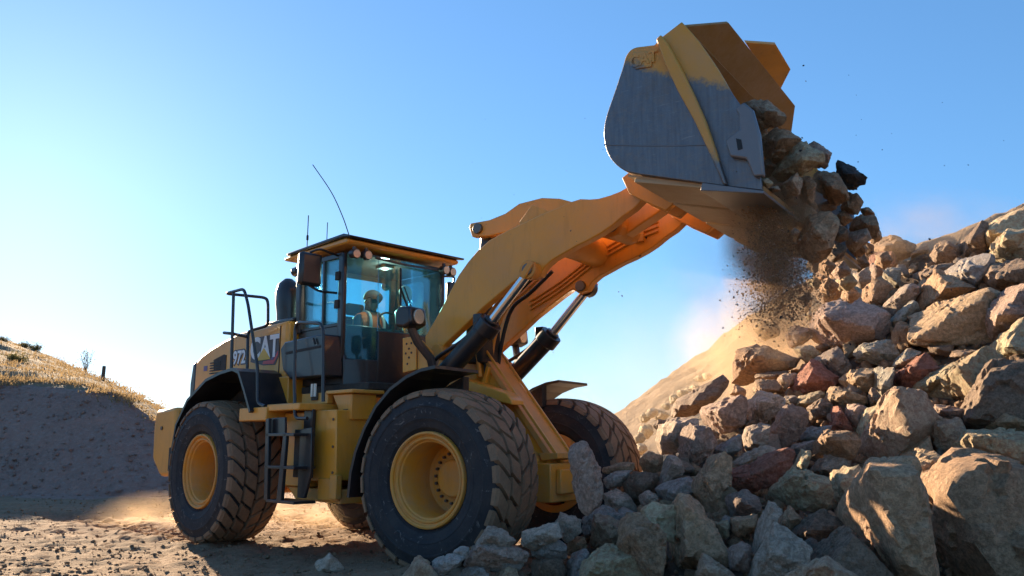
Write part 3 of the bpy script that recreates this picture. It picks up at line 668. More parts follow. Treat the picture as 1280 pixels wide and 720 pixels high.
# ---- front frame and loader tower
fpart('front_frame', MB().prism([(.55, .62), (.55, 1.50), (1.2, 1.60), (1.9, 1.30), (2.25, 1.0), (2.25, .62)], -.36, .36), 'yellow_dirty', .015)
TY = .13
for s in (-1, 1):
    y0 = s * TY
    tw = fpart('tower_plate', MB().prism(P([(545, 470), (556, 432), (580, 428), (598, 438), (643, 505), (688, 572), (684, 590), (640, 566), (575, 560), (545, 520)], -TY), y0 - .03, y0 + .03), 'yellow', .012)
    fpart('tower_rib', MB().prism(P([(600, 447), (603, 447), (597, 482), (592, 482)], -TY - .06), y0 - .11 if s < 0 else y0 + .031, y0 - .031 if s < 0 else y0 + .11), 'yellow', .004, tw)
    fpart('tower_rib', MB().prism(P([(611, 458), (614, 460), (609, 484), (604, 484)], -TY - .06), y0 - .11 if s < 0 else y0 + .031, y0 - .031 if s < 0 else y0 + .11), 'yellow', .004, tw)
fpart('tower_skirt', MB().prism(P([(577, 472), (634, 492), (640, 500), (640, 506), (576, 490)], -.45), -.46, -.23), 'yellow', .01)
fpart('tower_flange', MB().prism(P([(597, 435), (603, 436), (694, 570), (688, 574)], -TY), -TY - .06, TY + .05), 'yellow_dirty', .006)
fpart('tower_flange_lip', MB().prism(P([(603, 436), (606, 436), (698, 571), (694, 572)], -TY - .1), -TY - .085, -TY - .06), 'yellow', .004)
fpart('tower_flange_lip', MB().prism(P([(603, 436), (606, 436), (698, 571), (694, 572)], -TY), TY + .05, TY + .075), 'yellow', .004)
fpart('tower_foot', MB().prism(P([(680, 566), (704, 566), (704, 573), (684, 576)], -TY), -.24, .20), 'yellow_dirty', .006)
fpart('front_bumper', MB().box(2.22, 2.42, -.30, .25, .58, .96).box(2.42, 2.48, -.20, .10, .66, .90), 'yellow_dirty', .012)
X, Z = S(548, 440, -.55); fpart('pivot_tube', MB().cyl((X, -.59, Z), (X, .59, Z), .085, 22), 'yellow_dirty', .008)
fpart('tower_cross_tube', MB().cyl((1.40, -.60, 1.62), (1.40, .60, 1.62), .12, 20), 'yellow_dirty')

# ---- front fenders
for s in (-1, 1):
    path = P([(437, 622), (440, 592), (446, 566), (457, 537), (471, 510), (489, 488), (509, 473), (527, 464.5), (545, 460.5)], -1.45)
    fd = fpart('front_fender', MB().strip(path, .03, s * 1.46, s * .78), 'black', 0)
    fpart('fender_bracket', MB().prism([path[5], path[7], (path[7][0], path[7][1] - .25), (path[5][0] + .1, path[5][1] - .2)], s * .80, s * .70), 'black_matt', .01, fd)

# ---- lift arms
ARM = [(533, 446), (531, 421), (545, 397), (558, 373), (573, 344), (585, 327), (597, 313), (612, 300), (632, 289), (655, 278), (676, 268), (698, 259), (712, 252.5), (725, 248.5), (737, 249), (748, 248), (762, 244), (775, 239), (788, 231), (796, 226), (804, 228), (806, 238), (803, 250), (792, 261), (779, 270), (765, 282), (752, 291), (736, 300), (721, 307), (704, 317), (690, 325), (680, 334), (674, 345), (663, 349), (655, 343), (640, 354), (628, 364), (604, 384), (588, 400), (573, 414), (556, 430), (545, 447)]
armp = P(ARM, -.55)
for s in (-1, 1):
    a_, b_ = s * .55, s * .435
    arm = fpart('lift_arm', MB().prism(armp, a_, b_), 'yellow', .012)
    X, Z = S(663, 338, -.60)
    fpart('cylinder_pin', MB().cyl((X, s * .675, Z), (X, s * .40, Z), .06, 22), 'bolt', .008, arm)
    fpart('pin_keeper', MB().prism([(X - .09, Z - .06), (X + .04, Z + .09), (X + .09, Z + .05), (X - .02, Z - .10)], s * .685, s * .662), 'yellow_dirty', .012, arm)
    X, Z = S(798, 235, -.55)
    fpart('bucket_pin', MB().cyl((X, s * .66, Z), (X, s * .32, Z), .065, 20), 'bolt', .008, arm)
    # hose clips and pipes along the inner face
    pp = [S(u, v, -.55) for u, v in ((600, 372), (640, 345), (690, 305), (740, 275), (770, 262))]
    for dz in (0, .05, .10):
        fpart('arm_pipe', MB().tube(curve_path([(x, s * .42, z + dz) for x, z in pp]), .014, 6), 'yellow_dirty', 0, arm)
    X, Z = S(745, 272, -.55); fpart('pipe_clamp', MB().box(X - .06, X + .06, s * .425 - .03, s * .425 + .03, Z - .05, Z + .12), 'yellow_dirty', .006, arm)
mid = S(690, 296, -.50)
fpart('cross_tube', MB().cyl((mid[0], -.436, mid[1]), (mid[0], .436, mid[1]), .15, 28), 'yellow')
fpart('arm_gusset', MB().prism([S(652, 279, -.42), S(668, 257, -.42), S(676, 260, -.5), S(690, 266, -.5), S(690, 290, -.5), S(655, 292, -.5)], -.47, -.436), 'yellow', .005)
# bell crank (tilt lever), tilt cylinder and bucket link, on the centre line
LEV = [(600, 289), (602, 284), (625, 280), (645, 272), (662, 260), (690, 253), (712, 254), (742, 262), (772, 270), (787, 276), (791, 288), (784, 299), (766, 299), (742, 292), (700, 290), (660, 292), (625, 300), (604, 301)]
for y in (-.17, .17):
    lv = fpart('bell_crank', MB().prism(P(LEV, 0), y - .045, y + .045), 'yellow', .012)
X, Z = S(612, 291, 0); fpart('lever_pin', MB().cyl((X, -.25, Z), (X, .25, Z), .06, 18), 'bolt', .006)
fpart('tilt_cylinder', MB().cyl((X, 0, Z), (1.30, 0, 1.75), .10, 20), 'black', .005)
X2, Z2 = S(776, 286, 0); fpart('link_pin', MB().cyl((X2, -.27, Z2), (X2, .27, Z2), .085, 22), 'bolt', .01)
fpart('link_boss', MB().cyl((X2, -.22, Z2), (X2, .22, Z2), .13, 24), 'yellow_dirty', .01)
fpart('bucket_link', MB().prism([(X2 - .08, Z2 - .10), (X2 + .10, Z2 - .09), (4.02, 3.62), (3.98, 3.80), (3.80, 3.74), (X2 - .06, Z2 + .11)], -.09, .09), 'yellow', .015)
# lift cylinders
for s in (-1, 1):
    T_ = np.array([*S(663, 338, -.60)[:1], s * .60, S(663, 338, -.60)[1]]); B_ = np.array(S3(566, 456, -.60)); B_[1] = s * .60; G_ = np.array(S3(611, 406, -.60)); G_[1] = s * .60
    B_ = G_ + (B_ - G_) * 1.5
    d = (T_ - G_) / np.linalg.norm(T_ - G_)
    c = fpart('lift_cylinder', MB().cyl(B_, G_, .105, 26), 'black', .006)
    fpart('cylinder_gland', MB().cyl(G_ - d * .10, G_ + d * .04, .128, 26).cyl(G_ + d * .04, G_ + d * .07, .08, 22), 'black', .008, c)
    fpart('piston_rod', MB().cyl(G_, T_, .050, 22), 'chrome', 0, c)
    fpart('rod_eye', MB().cyl((T_[0], T_[1] - .06, T_[2]), (T_[0], T_[1] + .06, T_[2]), .095, 24), 'black' if s > 0 else 'yellow_dirty', .01, c)
    fpart('port_block', MB().box(G_[0] - .17, G_[0] - .06, G_[1] - .05, G_[1] + .05, G_[2] - .02, G_[2] + .12), 'black', .01, c)
    fpart('cylinder_pipe', MB().tube(curve_path([G_ + (-.12, 0, .06), G_ + (-.30, 0, -.12), B_ + (-.02, 0, .25), B_ + (.0, 0, .1)]), .022, 8), 'black', 0, c)
# hoses between the arms
for k in range(4):
    y = -.28 + .10 * k
    fpart('boom_hose', MB().tube(curve_path([(1.55, y, 1.85), (1.50 + .04 * k, y, 2.25), (1.75, y, 2.60), (2.02, y - .04, 2.75), (2.3, y - .05, 2.95)]), .022, 8), 'dark_hose' if k % 2 else 'yellow_dirty')
fpart('valve_block', MB().box(1.36, 1.58, -.30, .05, 2.0, 2.45), 'black_matt', .015)
# headlamps on stalks
for s in (-1, 1):
    X, Z = S(513, 397, -.98); y = s * .98
    hl = fpart('headlamp', MB().prism([(X - .10, Z - .10), (X - .12, Z + .06), (X - .05, Z + .11), (X + .10, Z + .10), (X + .12, Z - .08), (X + .02, Z - .12)], y - .13, y + .13), 'black', .03)
    fpart('lamp_lens', MB().cyl((X + .105, y - .005, Z), (X + .128, y - .005, Z), .078, 20), 'lens', .004, hl)
    fpart('lamp_stalk', MB().tube([(X, y, Z - .08), (X + .06, y * .95, Z - .25), S3(536, 448, -.85)[:1] + (s * .82,) + S3(536, 448, -.85)[2:], S3(541, 466, -.80)[:1] + (s * .78,) + S3(541, 466, -.8)[2:]], .045, 8), 'black', 0, hl)
    pl = fpart('perforated_plate', MB().prism(P([(504, 423), (521, 420), (521, 462), (504, 466)], -.80), s * .81, s * .79), 'yellow', .004)
    for u, v in ((509, 430), (515, 429), (512, 436), (508, 442), (515, 441), (512, 447), (510, 455)):
        a, b = S(u, v, -.8); fpart('hole_dark_disc', MB().cyl((a, s * .8125, b), (a, s * .805, b), .012, 10), 'black_matt', 0, pl)  # black discs paint the darkness of the holes; the plate is solid
    fpart('plate_bracket', MB().prism(P([(521, 424), (535, 440), (535, 466), (521, 463)], -.80), s * .79, s * .70), 'yellow', .006, pl)

# ---- bucket
SIDE = [(852, 27), (872, 50), (897, 86), (915, 117), (930, 140), (943, 185), (953, 238), (908, 233), (780, 214), (763, 198), (755.5, 178), (756, 152), (768, 115), (777, 86), (782, 68), (791, 60), (818, 56), (826, 47)]
WRAP = [(852, 28), (836, 42), (818, 56), (792, 60), (782, 69), (777, 86), (768, 115), (756, 152), (755.5, 178), (763, 198), (780, 214), (908, 233), (953, 238)]
BW = 1.60
def smooth2(pts, n=4): return [(a, c) for a, b, c in curve_path([(p[0], 0, p[1]) for p in pts], n)]
SIDE = smooth2([(852, 27), (872, 50), (897, 86), (915, 117), (930, 140), (943, 185), (953, 238)], 3) + [(908, 233)] + smooth2([(800, 218), (780, 213), (763, 198), (755.5, 178), (756, 152), (768, 115), (777, 88), (783, 69), (792, 60), (806, 57.5), (818, 56)], 4) + [(826, 47)]
WRAP = [(852, 28), (836, 42)] + smooth2([(818, 56), (806, 57.5), (792, 60), (783, 69), (777, 88), (768, 115), (756, 152), (755.5, 178), (763, 198), (780, 213), (800, 218)], 4) + [(908, 233), (953, 238)]
bp_ = P(SIDE, -BW); wp = P(WRAP, -BW)
bk = fpart('bucket', MB().strip(wp[::-1], -.035, -BW + .02, BW - .02), 'bucket_in', 0)
cen = np.mean(np.array(bp_), 0)
for s in (-1, 1):
    sp_ = fpart('side_plate', MB().prism(bp_, s * BW, s * (BW - .045)), 'bucket', .008, bk)
    rib = P([(823, 52), (829, 46), (838, 58), (852, 84), (868, 116), (884, 152), (898, 192), (911, 233), (906, 232), (888, 190), (870, 152), (850, 116), (834, 82)], -BW)
    fpart('side_rib', MB().prism(rib, s * (BW + .055), s * (BW - .002)), 'bucket_rib', .02, bk)
    fpart('weld_seam', MB().tube(P3([(755.5, 181), (800, 182), (850, 182), (885, 181)], -BW) if s < 0 else [(a, BW, b) for a, b in P([(755.5, 181), (885, 181)], -BW)], .006, 6), 'edge', 0, bk)
    cut = P([(920, 137), (931, 129), (942, 138), (951, 169), (956, 221), (943, 222), (934, 199.5), (914, 197), (908, 178), (911, 173.5), (926, 163), (925, 144.5)], -BW - .03)
    sc_ = fpart('side_cutter', MB().prism(cut, s * (BW + .06), s * (BW - .0)), 'edge', .014, bk)
    fpart('cutter_slot_dark', MB().prism(P([(920, 173), (926.5, 174.5), (928.5, 186), (922.5, 188)], -BW - .06), s * (BW + .0635), s * (BW + .05)), 'grille', 0, bk)  # black plate standing in for the darkness of the open slot
    edge_bot = P([(862, 229), (912, 239), (956, 241), (953, 236)], -BW)
    pad = P([(792, 66), (817, 65), (815, 84), (794, 87)], -BW)
    fpart('logo_pad', MB().prism(pad, s * (BW + .012), s * (BW - .001)), 'bucket', .008, bk)
# cutting edge and wear plates under the floor
e0, e1 = np.array(S(880, 229, -BW)), np.array(S(957, 240, -BW)); fl0 = np.array(S(782, 216, -BW))
dn = np.array([-(e1 - e0)[1], (e1 - e0)[0]]); dn = -dn / np.linalg.norm(dn) * (1 if dn[1] > 0 else -1)
fpart('cutting_edge', MB().prism([tuple(e0 + dn * .005), tuple(e1), tuple(e1 + dn * .02), tuple(e0 + dn * .065)], -BW - .035, BW + .035), 'edge', .004, bk)
for k in range(4):
    y0 = -BW + .05 + k * .79
    a0, a1 = fl0 + (e0 - fl0) * .10, fl0 + (e0 - fl0) * .93
    fpart('wear_plate', MB().prism([tuple(a0 + dn * .022), tuple(a1 + dn * .002), tuple(a1 + dn * .03), tuple(a0 + dn * .055)], y0, y0 + .70), 'bucket_under_bounce', .006, bk)
fpart('floor_skin', MB().prism([tuple(fl0 + dn * .0), tuple(e0 - dn * .0), tuple(e0 + dn * .018), tuple(fl0 + dn * .018)], -BW + .05, BW - .05), 'bucket_under_bounce', 0, bk)
# spill guard: two steps of sloping plate on the top edge
t0 = S(850, 29, -BW)
def quad_plate(name, a, b, c, d, th, m):
    mb = MB(); pts = [np.array(q, float) for q in (a, b, c, d)]
    nn = np.cross(pts[1] - pts[0], pts[3] - pts[0]); nn /= np.linalg.norm(nn)
    mb.add(pts + [q + nn * th for q in pts], [(0, 1, 2, 3), (7, 6, 5, 4), (0, 4, 5, 1), (1, 5, 6, 2), (2, 6, 7, 3), (3, 7, 4, 0)])
    return fpart(name, mb, m, .004, bk)
quad_plate('spill_guard', (t0[0] - .02, -BW + .03, t0[1] - .015), (4.66, -1.02, 4.665), (4.65, 1.02, 4.63), (t0[0] - .02, BW - .03, t0[1] - .015), .03, 'bucket_in')
quad_plate('spill_guard_top', (4.655, -.58, 4.672), (4.83, -.24, 4.745), (4.80, .34, 4.735), (4.60, .62, 4.648), .03, 'yellow')
# hinge ears and link lugs on the bucket's back
for y in (-.635, -.35, .35, .635):
    fpart('hinge_ear', MB().prism([S(787, 228, -.5), S(797, 220, -.5), S(818, 224, -.5), (4.05, 3.34), (3.88, 3.22), S(808, 254, -.5), S(796, 247, -.5)], y - .035, y + .035), 'yellow_dirty', .01, bk)
for y in (-.15, .15):
    fpart('link_lug', MB().prism([(3.72, 3.82), (3.84, 3.60), (4.06, 3.60), (4.06, 3.95), (3.80, 3.92)], y - .03, y + .03), 'yellow_dirty', .01, bk)

# ---- lettering
def text_mesh(txt, size, extrude, offset=0.0):
    c = bpy.data.curves.new('lettering', 'FONT'); c.body = txt; c.size = size; c.extrude = extrude; c.offset = offset; c.align_x = 'CENTER'; c.align_y = 'CENTER'
    o = bpy.data.objects.new('lettering', c); COL.objects.link(o)
    me = bpy.data.meshes.new_from_object(o.evaluated_get(bpy.context.evaluated_depsgraph_get())); bpy.data.objects.remove(o); bpy.data.curves.remove(c); return me
def flat(name, c, rough=.45): t = NT(name); n = t.noise(30, 3, .5, t.coords()); t.bsdf(t.mix(t.math('MULTIPLY', n, .25), c, DUST), rough); return t.m
M['decal_white'] = flat('decal_white', (.80, .80, .80, 1)); M['decal_black'] = flat('decal_black', (.015, .012, .03, 1)); M['decal_red'] = flat('decal_red', (.55, .035, .06, 1)); M['decal_yellow'] = flat('decal_yellow', (.75, .42, .03, 1)); M['decal_blue'] = flat('decal_blue', (.10, .06, .20, 1))
def letters(name, txt, size, X, Z, Y, m, parent, sx=1.0, off=0.0, rotz=0.0):
    me = text_mesh(txt, size, .0015, off); v = np.empty(len(me.vertices) * 3); me.vertices.foreach_get('co', v); v = v.reshape(-1, 3)
    q = np.stack([X + v[:, 0] * sx, Y - v[:, 2], Z + v[:, 1]], -1); me.vertices.foreach_set('co', q.ravel()); me.update()
    me.materials.clear(); me.materials.append(M[m])
    o = bpy.data.objects.new(name, me); COL.objects.link(o); o.parent = parent; return o
lx, lz = -1.37, 2.31
rpart('logo_backing', MB().prism([(-1.70, 2.16), (-1.70, 2.46), (-1.05, 2.47), (-1.02, 2.20), (-1.10, 2.09), (-1.38, 2.10)], -.8845, -.8805), 'decal_black', 0, hood)
rpart('logo_flash', MB().prism([(-1.40, 2.115), (-1.14, 2.105), (-1.04, 2.20), (-1.045, 2.26), (-1.14, 2.155), (-1.38, 2.15)], -.8865, -.8846), 'decal_red', 0, hood)
rpart('logo_flash', MB().prism([(-1.30, 2.152), (-1.15, 2.158), (-1.07, 2.24), (-1.10, 2.24), (-1.2, 2.175)], -.8868, -.8850), 'decal_blue', 0, hood)
letters('logo_lettering', 'CAT', .37, lx, lz, -.8885, 'decal_white', hood, .93, .012)
rpart('logo_triangle', MB().prism([(-1.545, 2.165), (-1.20, 2.165), (-1.375, 2.315)], -.8925, -.8902), 'decal_yellow', 0, hood)
letters('model_outline', '972', .235, -2.0, 2.235, -.8825, 'decal_black', hood, .92, .022)
letters('model_lettering', '972', .235, -2.0, 2.235, -.8855, 'decal_white', hood, .92, .006)
rpart('small_decal', MB().box(-2.98, -2.88, -.8845, -.881, 2.12, 2.19), 'decal_blue', 0, hood)
X, Z = S(805, 75, -BW); bl = letters('bucket_lettering', 'CAT', .14, X, Z, -BW - .016, 'bucket', bk, .9, .004)
# ------------------------------------------------------------------ the rock pile
def pile_face(x, y):
    "face of the heap: an apron before the machine that turns into a steeper bank to the right"
    t = np.clip((x - 1.7) / 2.1, 0, 1); t = t * t * (3 - 2 * t)
    return (.50 * x + .25 * y - 2.03) * (1 - t) + (.69 * x + .40 * y - 4.85) * t
def pile_z(x, y):
    "the whole heap: its face, cut steep before the machine, falling off behind its ridge"
    yr = 10.6 + (x - 2.1) * .36
    pl = np.where(y > yr, pile_face(x, yr) - .75 * (y - yr), pile_face(x, y))
    lx = (x - HITCH[0]) * FF[0] + (y - HITCH[1]) * FF[1]
    return np.minimum(np.minimum(pl, 2.4 * (lx - 2.62)), 4.05)
x_, y_ = np.meshgrid(np.arange(-2, 13, .09), np.arange(2.5, 17, .09))
pz_ = pile_z(x_, y_) - .20; pz_ += .07 * fbm(np.stack([x_, y_, x_ * 0], -1) * 2.2, 4, 41); pz_ = np.maximum(pz_, -.35)
mound = obj('rubble_mound', grid_mesh('rubble_mound', x_, y_, pz_), M['rubble'], None, 0, 0); tag(mound, kind='structure')

ROCKC = {'t': (.58, .385, .225), 'b': (.44, .265, .145), 'p': (.53, .325, .205), 'g': (.45, .335, .245), 'u': (.40, .335, .28), 'd': (.27, .18, .115), 'r': (.33, .125, .075), 'v': (.40, .27, .20), 'e': (.39, .335, .245), 'l': (.66, .455, .275), 'o': (.44, .295, .165), 'k': (.05, .043, .04)}  # 'l' is the tan lightened, with sunlight put into the colour
CNAME = {'t': 'tan', 'b': 'brown', 'p': 'pinkish brown', 'g': 'grey', 'u': 'blue-grey', 'd': 'dark brown', 'r': 'dark red', 'v': 'purple-grey', 'e': 'greenish grey', 'l': 'sunlit tan', 'o': 'olive brown', 'k': 'near-black'}
def rock_mat(k, c):
    t = NT('rock_' + CNAME[k].replace(' ', '_').replace('-', '_')); co = t.coords()
    oi = t.n('ShaderNodeObjectInfo'); ad = t.n('ShaderNodeVectorMath', operation='ADD'); t.l(co, ad.inputs[0])
    sc3 = t.n('ShaderNodeVectorMath', operation='SCALE'); sc3.inputs[0].default_value = (37, 21, 53); t.l(oi.outputs['Random'], sc3.inputs['Scale']); t.l(sc3.outputs[0], ad.inputs[1]); v = ad.outputs[0]
    n1 = t.noise(3, 6, .65, v, .6); n2 = t.noise(22, 6, .75, v); n3 = t.noise(85, 4, .75, v)
    dk = tuple(x * .60 for x in c) + (1,); lt = tuple(min(.66, x * 1.4 + .04) for x in c) + (1,)
    b = t.mix(t.ramp(n1, [(.32, (0, 0, 0)), (.68, (1, 1, 1))]), dk, c + (1,))
    b = t.mix(t.math('MULTIPLY', t.ramp(n2, [(.42, (0, 0, 0)), (.60, (1, 1, 1))]), .85), b, lt)
    b = t.mix(t.math('MULTIPLY', t.ramp(t.noise(4.5, 4, .6, v, 1.5), [(.57, (0, 0, 0)), (.66, (1, 1, 1))]), .45), b, (.34, .215, .13, 1))   # rusty dust stains
    b = t.mix(t.math('MULTIPLY', t.ramp(n3, [(.54, (0, 0, 0)), (.68, (1, 1, 1))]), .5), b, lt)
    b = t.mix(t.math('MULTIPLY', t.ramp(t.noise(40, 5, .75, v), [(.36, (1, 1, 1)), (.47, (0, 0, 0))]), .8), b, dk)
    hs = t.n('ShaderNodeHueSaturation'); t.l(b, hs.inputs['Color']); t.l(t.math('ADD', t.math('MULTIPLY', oi.outputs['Random'], .5), .78), hs.inputs['Value']); hs.inputs['Saturation'].default_value = 1.0
    t.bsdf(hs.outputs[0], .82, 0, t.math('ADD', t.math('MULTIPLY', n2, .75), t.math('MULTIPLY', n3, .25)), 1.0, .06, 0, .35); return t.m
RM = {k: rock_mat(k, c) for k, c in ROCKC.items()}
def rock_mesh(name, pts, lvl, seed, rough=.05, soft=150):
    "angular boulder: rounded intersection of the planes of a hull, roughened"
    pts = np.asarray(pts, float); bm = bmesh.new()
    for p in pts: bm.verts.new(p)
    bmesh.ops.convex_hull(bm, input=bm.verts); bm.normal_update()
    pl = [(np.array(f.normal[:]), float(f.normal.dot(f.verts[0].co))) for f in bm.faces]; bm.free()
    Nn = np.array([p[0] for p in pl]); D = np.maximum(np.array([p[1] for p in pl]), 1e-3)
    rn = np.random.default_rng(seed + 5); cut = rn.normal(size=(5, 3)); cut /= np.linalg.norm(cut, axis=1)[:, None]
    Nn = np.concatenate([Nn, cut]); D = np.concatenate([D, (pts @ cut.T).max(0) * rn.uniform(.80, .97, 5)])
    V, F = ico(lvl); size = np.ptp(pts, axis=0).mean()
    k = np.maximum(V @ Nn.T, 0) / D; km = k.max(1); r = ((k / km[:, None]) ** soft).sum(1) ** (-1 / soft) / km; r = np.minimum(r, size)
    B = V * r[:, None]; s = 1 / size
    n_lo = fbm(B * s * 2.2 + seed, 3, seed); n_hi = fbm(B * 17 + seed, 4, seed + 7, .6); rid = 1 - np.abs(fbm(B * s * 4 + 3.3 * seed, 4, seed + 3))
    disp = rough * (.42 * n_lo + .22 * (rid - .7)) * size + min(.012, .03 * size) * n_hi
    # fracture faces: patches of the surface, each tilted its own way, so that they meet in steps and cracks
    K = 9 + lvl * lvl; ck = V[rn.integers(0, len(V), K)] * 1.0; near_ = (V @ ck.T + .10 * fbm(V * 4 + seed, 2, seed)[:, None] * rn.normal(size=K)).argmax(1)
    tilt = rn.normal(size=(K, 3)) * .11; lev = rn.normal(size=K) * .012 * size
    cen_ = np.array([B[near_ == k].mean(0) if (near_ == k).any() else (0, 0, 0) for k in range(K)])
    disp = disp + ((B - cen_[near_]) * tilt[near_]).sum(1) + lev[near_]
    st = B @ rn.normal(size=3) / size * 5 + 1.5 * n_lo; disp = disp + (.016 * size) * (st - np.floor(st) - .5) * (rn.random() < .45)
    B = B + V * disp[:, None]
    me = bpy.data.meshes.new(name); me.vertices.add(len(B)); me.vertices.foreach_set('co', B.ravel()); me.loops.add(F.size); me.loops.foreach_set('vertex_index', F.ravel())
    me.polygons.add(len(F)); me.polygons.foreach_set('loop_start', np.arange(0, F.size, 3)); me.polygons.foreach_set('use_smooth', [True] * len(F)); me.update(calc_edges=True)
    me.set_sharp_from_angle(angle=math.radians(26))
    return me
NAMED = []; PLAIN = []
YY = np.linspace(3.5, 13.0, 400)
def plane_depth(u, v):
    d = ray(u, v); k = YY / d[1]; hit = np.nonzero(CAM_H + d[2] * k <= pile_face(d[0] * k, YY))[0]
    return min(float(YY[hit[0]]) if len(hit) else 12.2, float(np.interp(u, [500, 650, 720, 800, 900], [6.85, 7.0, 7.7, 9.0, 13])))
def rock(col, pts, label=None, depth=None, ridge=(), lvl=None, thick=1.2, group='rocks of the big heap', name='rock', rough=.05, cat='rock'):
    pts = np.array(pts, float); cu, cv = (pts.min(0) + pts.max(0)) / 2; w_, h_ = np.ptp(pts, axis=0)
    d = depth or plane_depth(cu, cv + .15 * h_)
    seed = int(cu * 7 + cv * 13) % 9973; r = np.random.default_rng(seed)
    C = EYE + ray(cu, cv) * d / ray(cu, cv)[1]; mpp = np.linalg.norm(C - EYE) / FPX
    vd = (C - EYE) / np.linalg.norm(C - EYE); rt = np.cross(vd, [0, 0, 1]); rt /= np.linalg.norm(rt); up = np.cross(rt, vd)
    size = math.sqrt(w_ * h_) * mpp; th = size * thick * r.uniform(.85, 1.15)
    X = lambda p, z: C * 0 + rt * (p[0] - cu) * mpp + up * (cv - p[1]) * mpp + vd * z
    P_ = []
    for p in pts: P_.append(X(p, (r.uniform(-.12, .12) + (.26 if cu < 830 or p[0] > cu else .58) * (cu - p[0]) / (w_ / 2)) * th))
    ce = pts.mean(0)
    if len(ridge): P_ += [X(np.array(p), -.44 * th) for p in ridge]
    else:
        P_ += [X(ce + (p - ce) * r.uniform(.30, .68) + np.array([.13 * w_, -.04 * h_]), -r.uniform(.28, .52) * th) for p in pts[::2]]
    P_ += [X(ce + (p - ce) * r.uniform(.5, .85), r.uniform(.35, .55) * th) for p in pts[1::2]]
    P_ = np.array(P_); cm = P_.mean(0) * .5
    big = max(w_, h_)
    lv = lvl or (5 if big > 75 else 4 if big > 24 else 3)
    me = rock_mesh(name, P_ - cm, lv, seed, rough); o = obj(name, me, RM[col], None, 0, 0); o.location = tuple(C + cm)
    rec = (o, cu, cv, math.sqrt(w_ * h_), col, label)
    tag(o, label, cat, group)
    (NAMED if label else PLAIN).append(rec); return o
def T(s): return [tuple(map(float, q.split(','))) for q in s.split()]
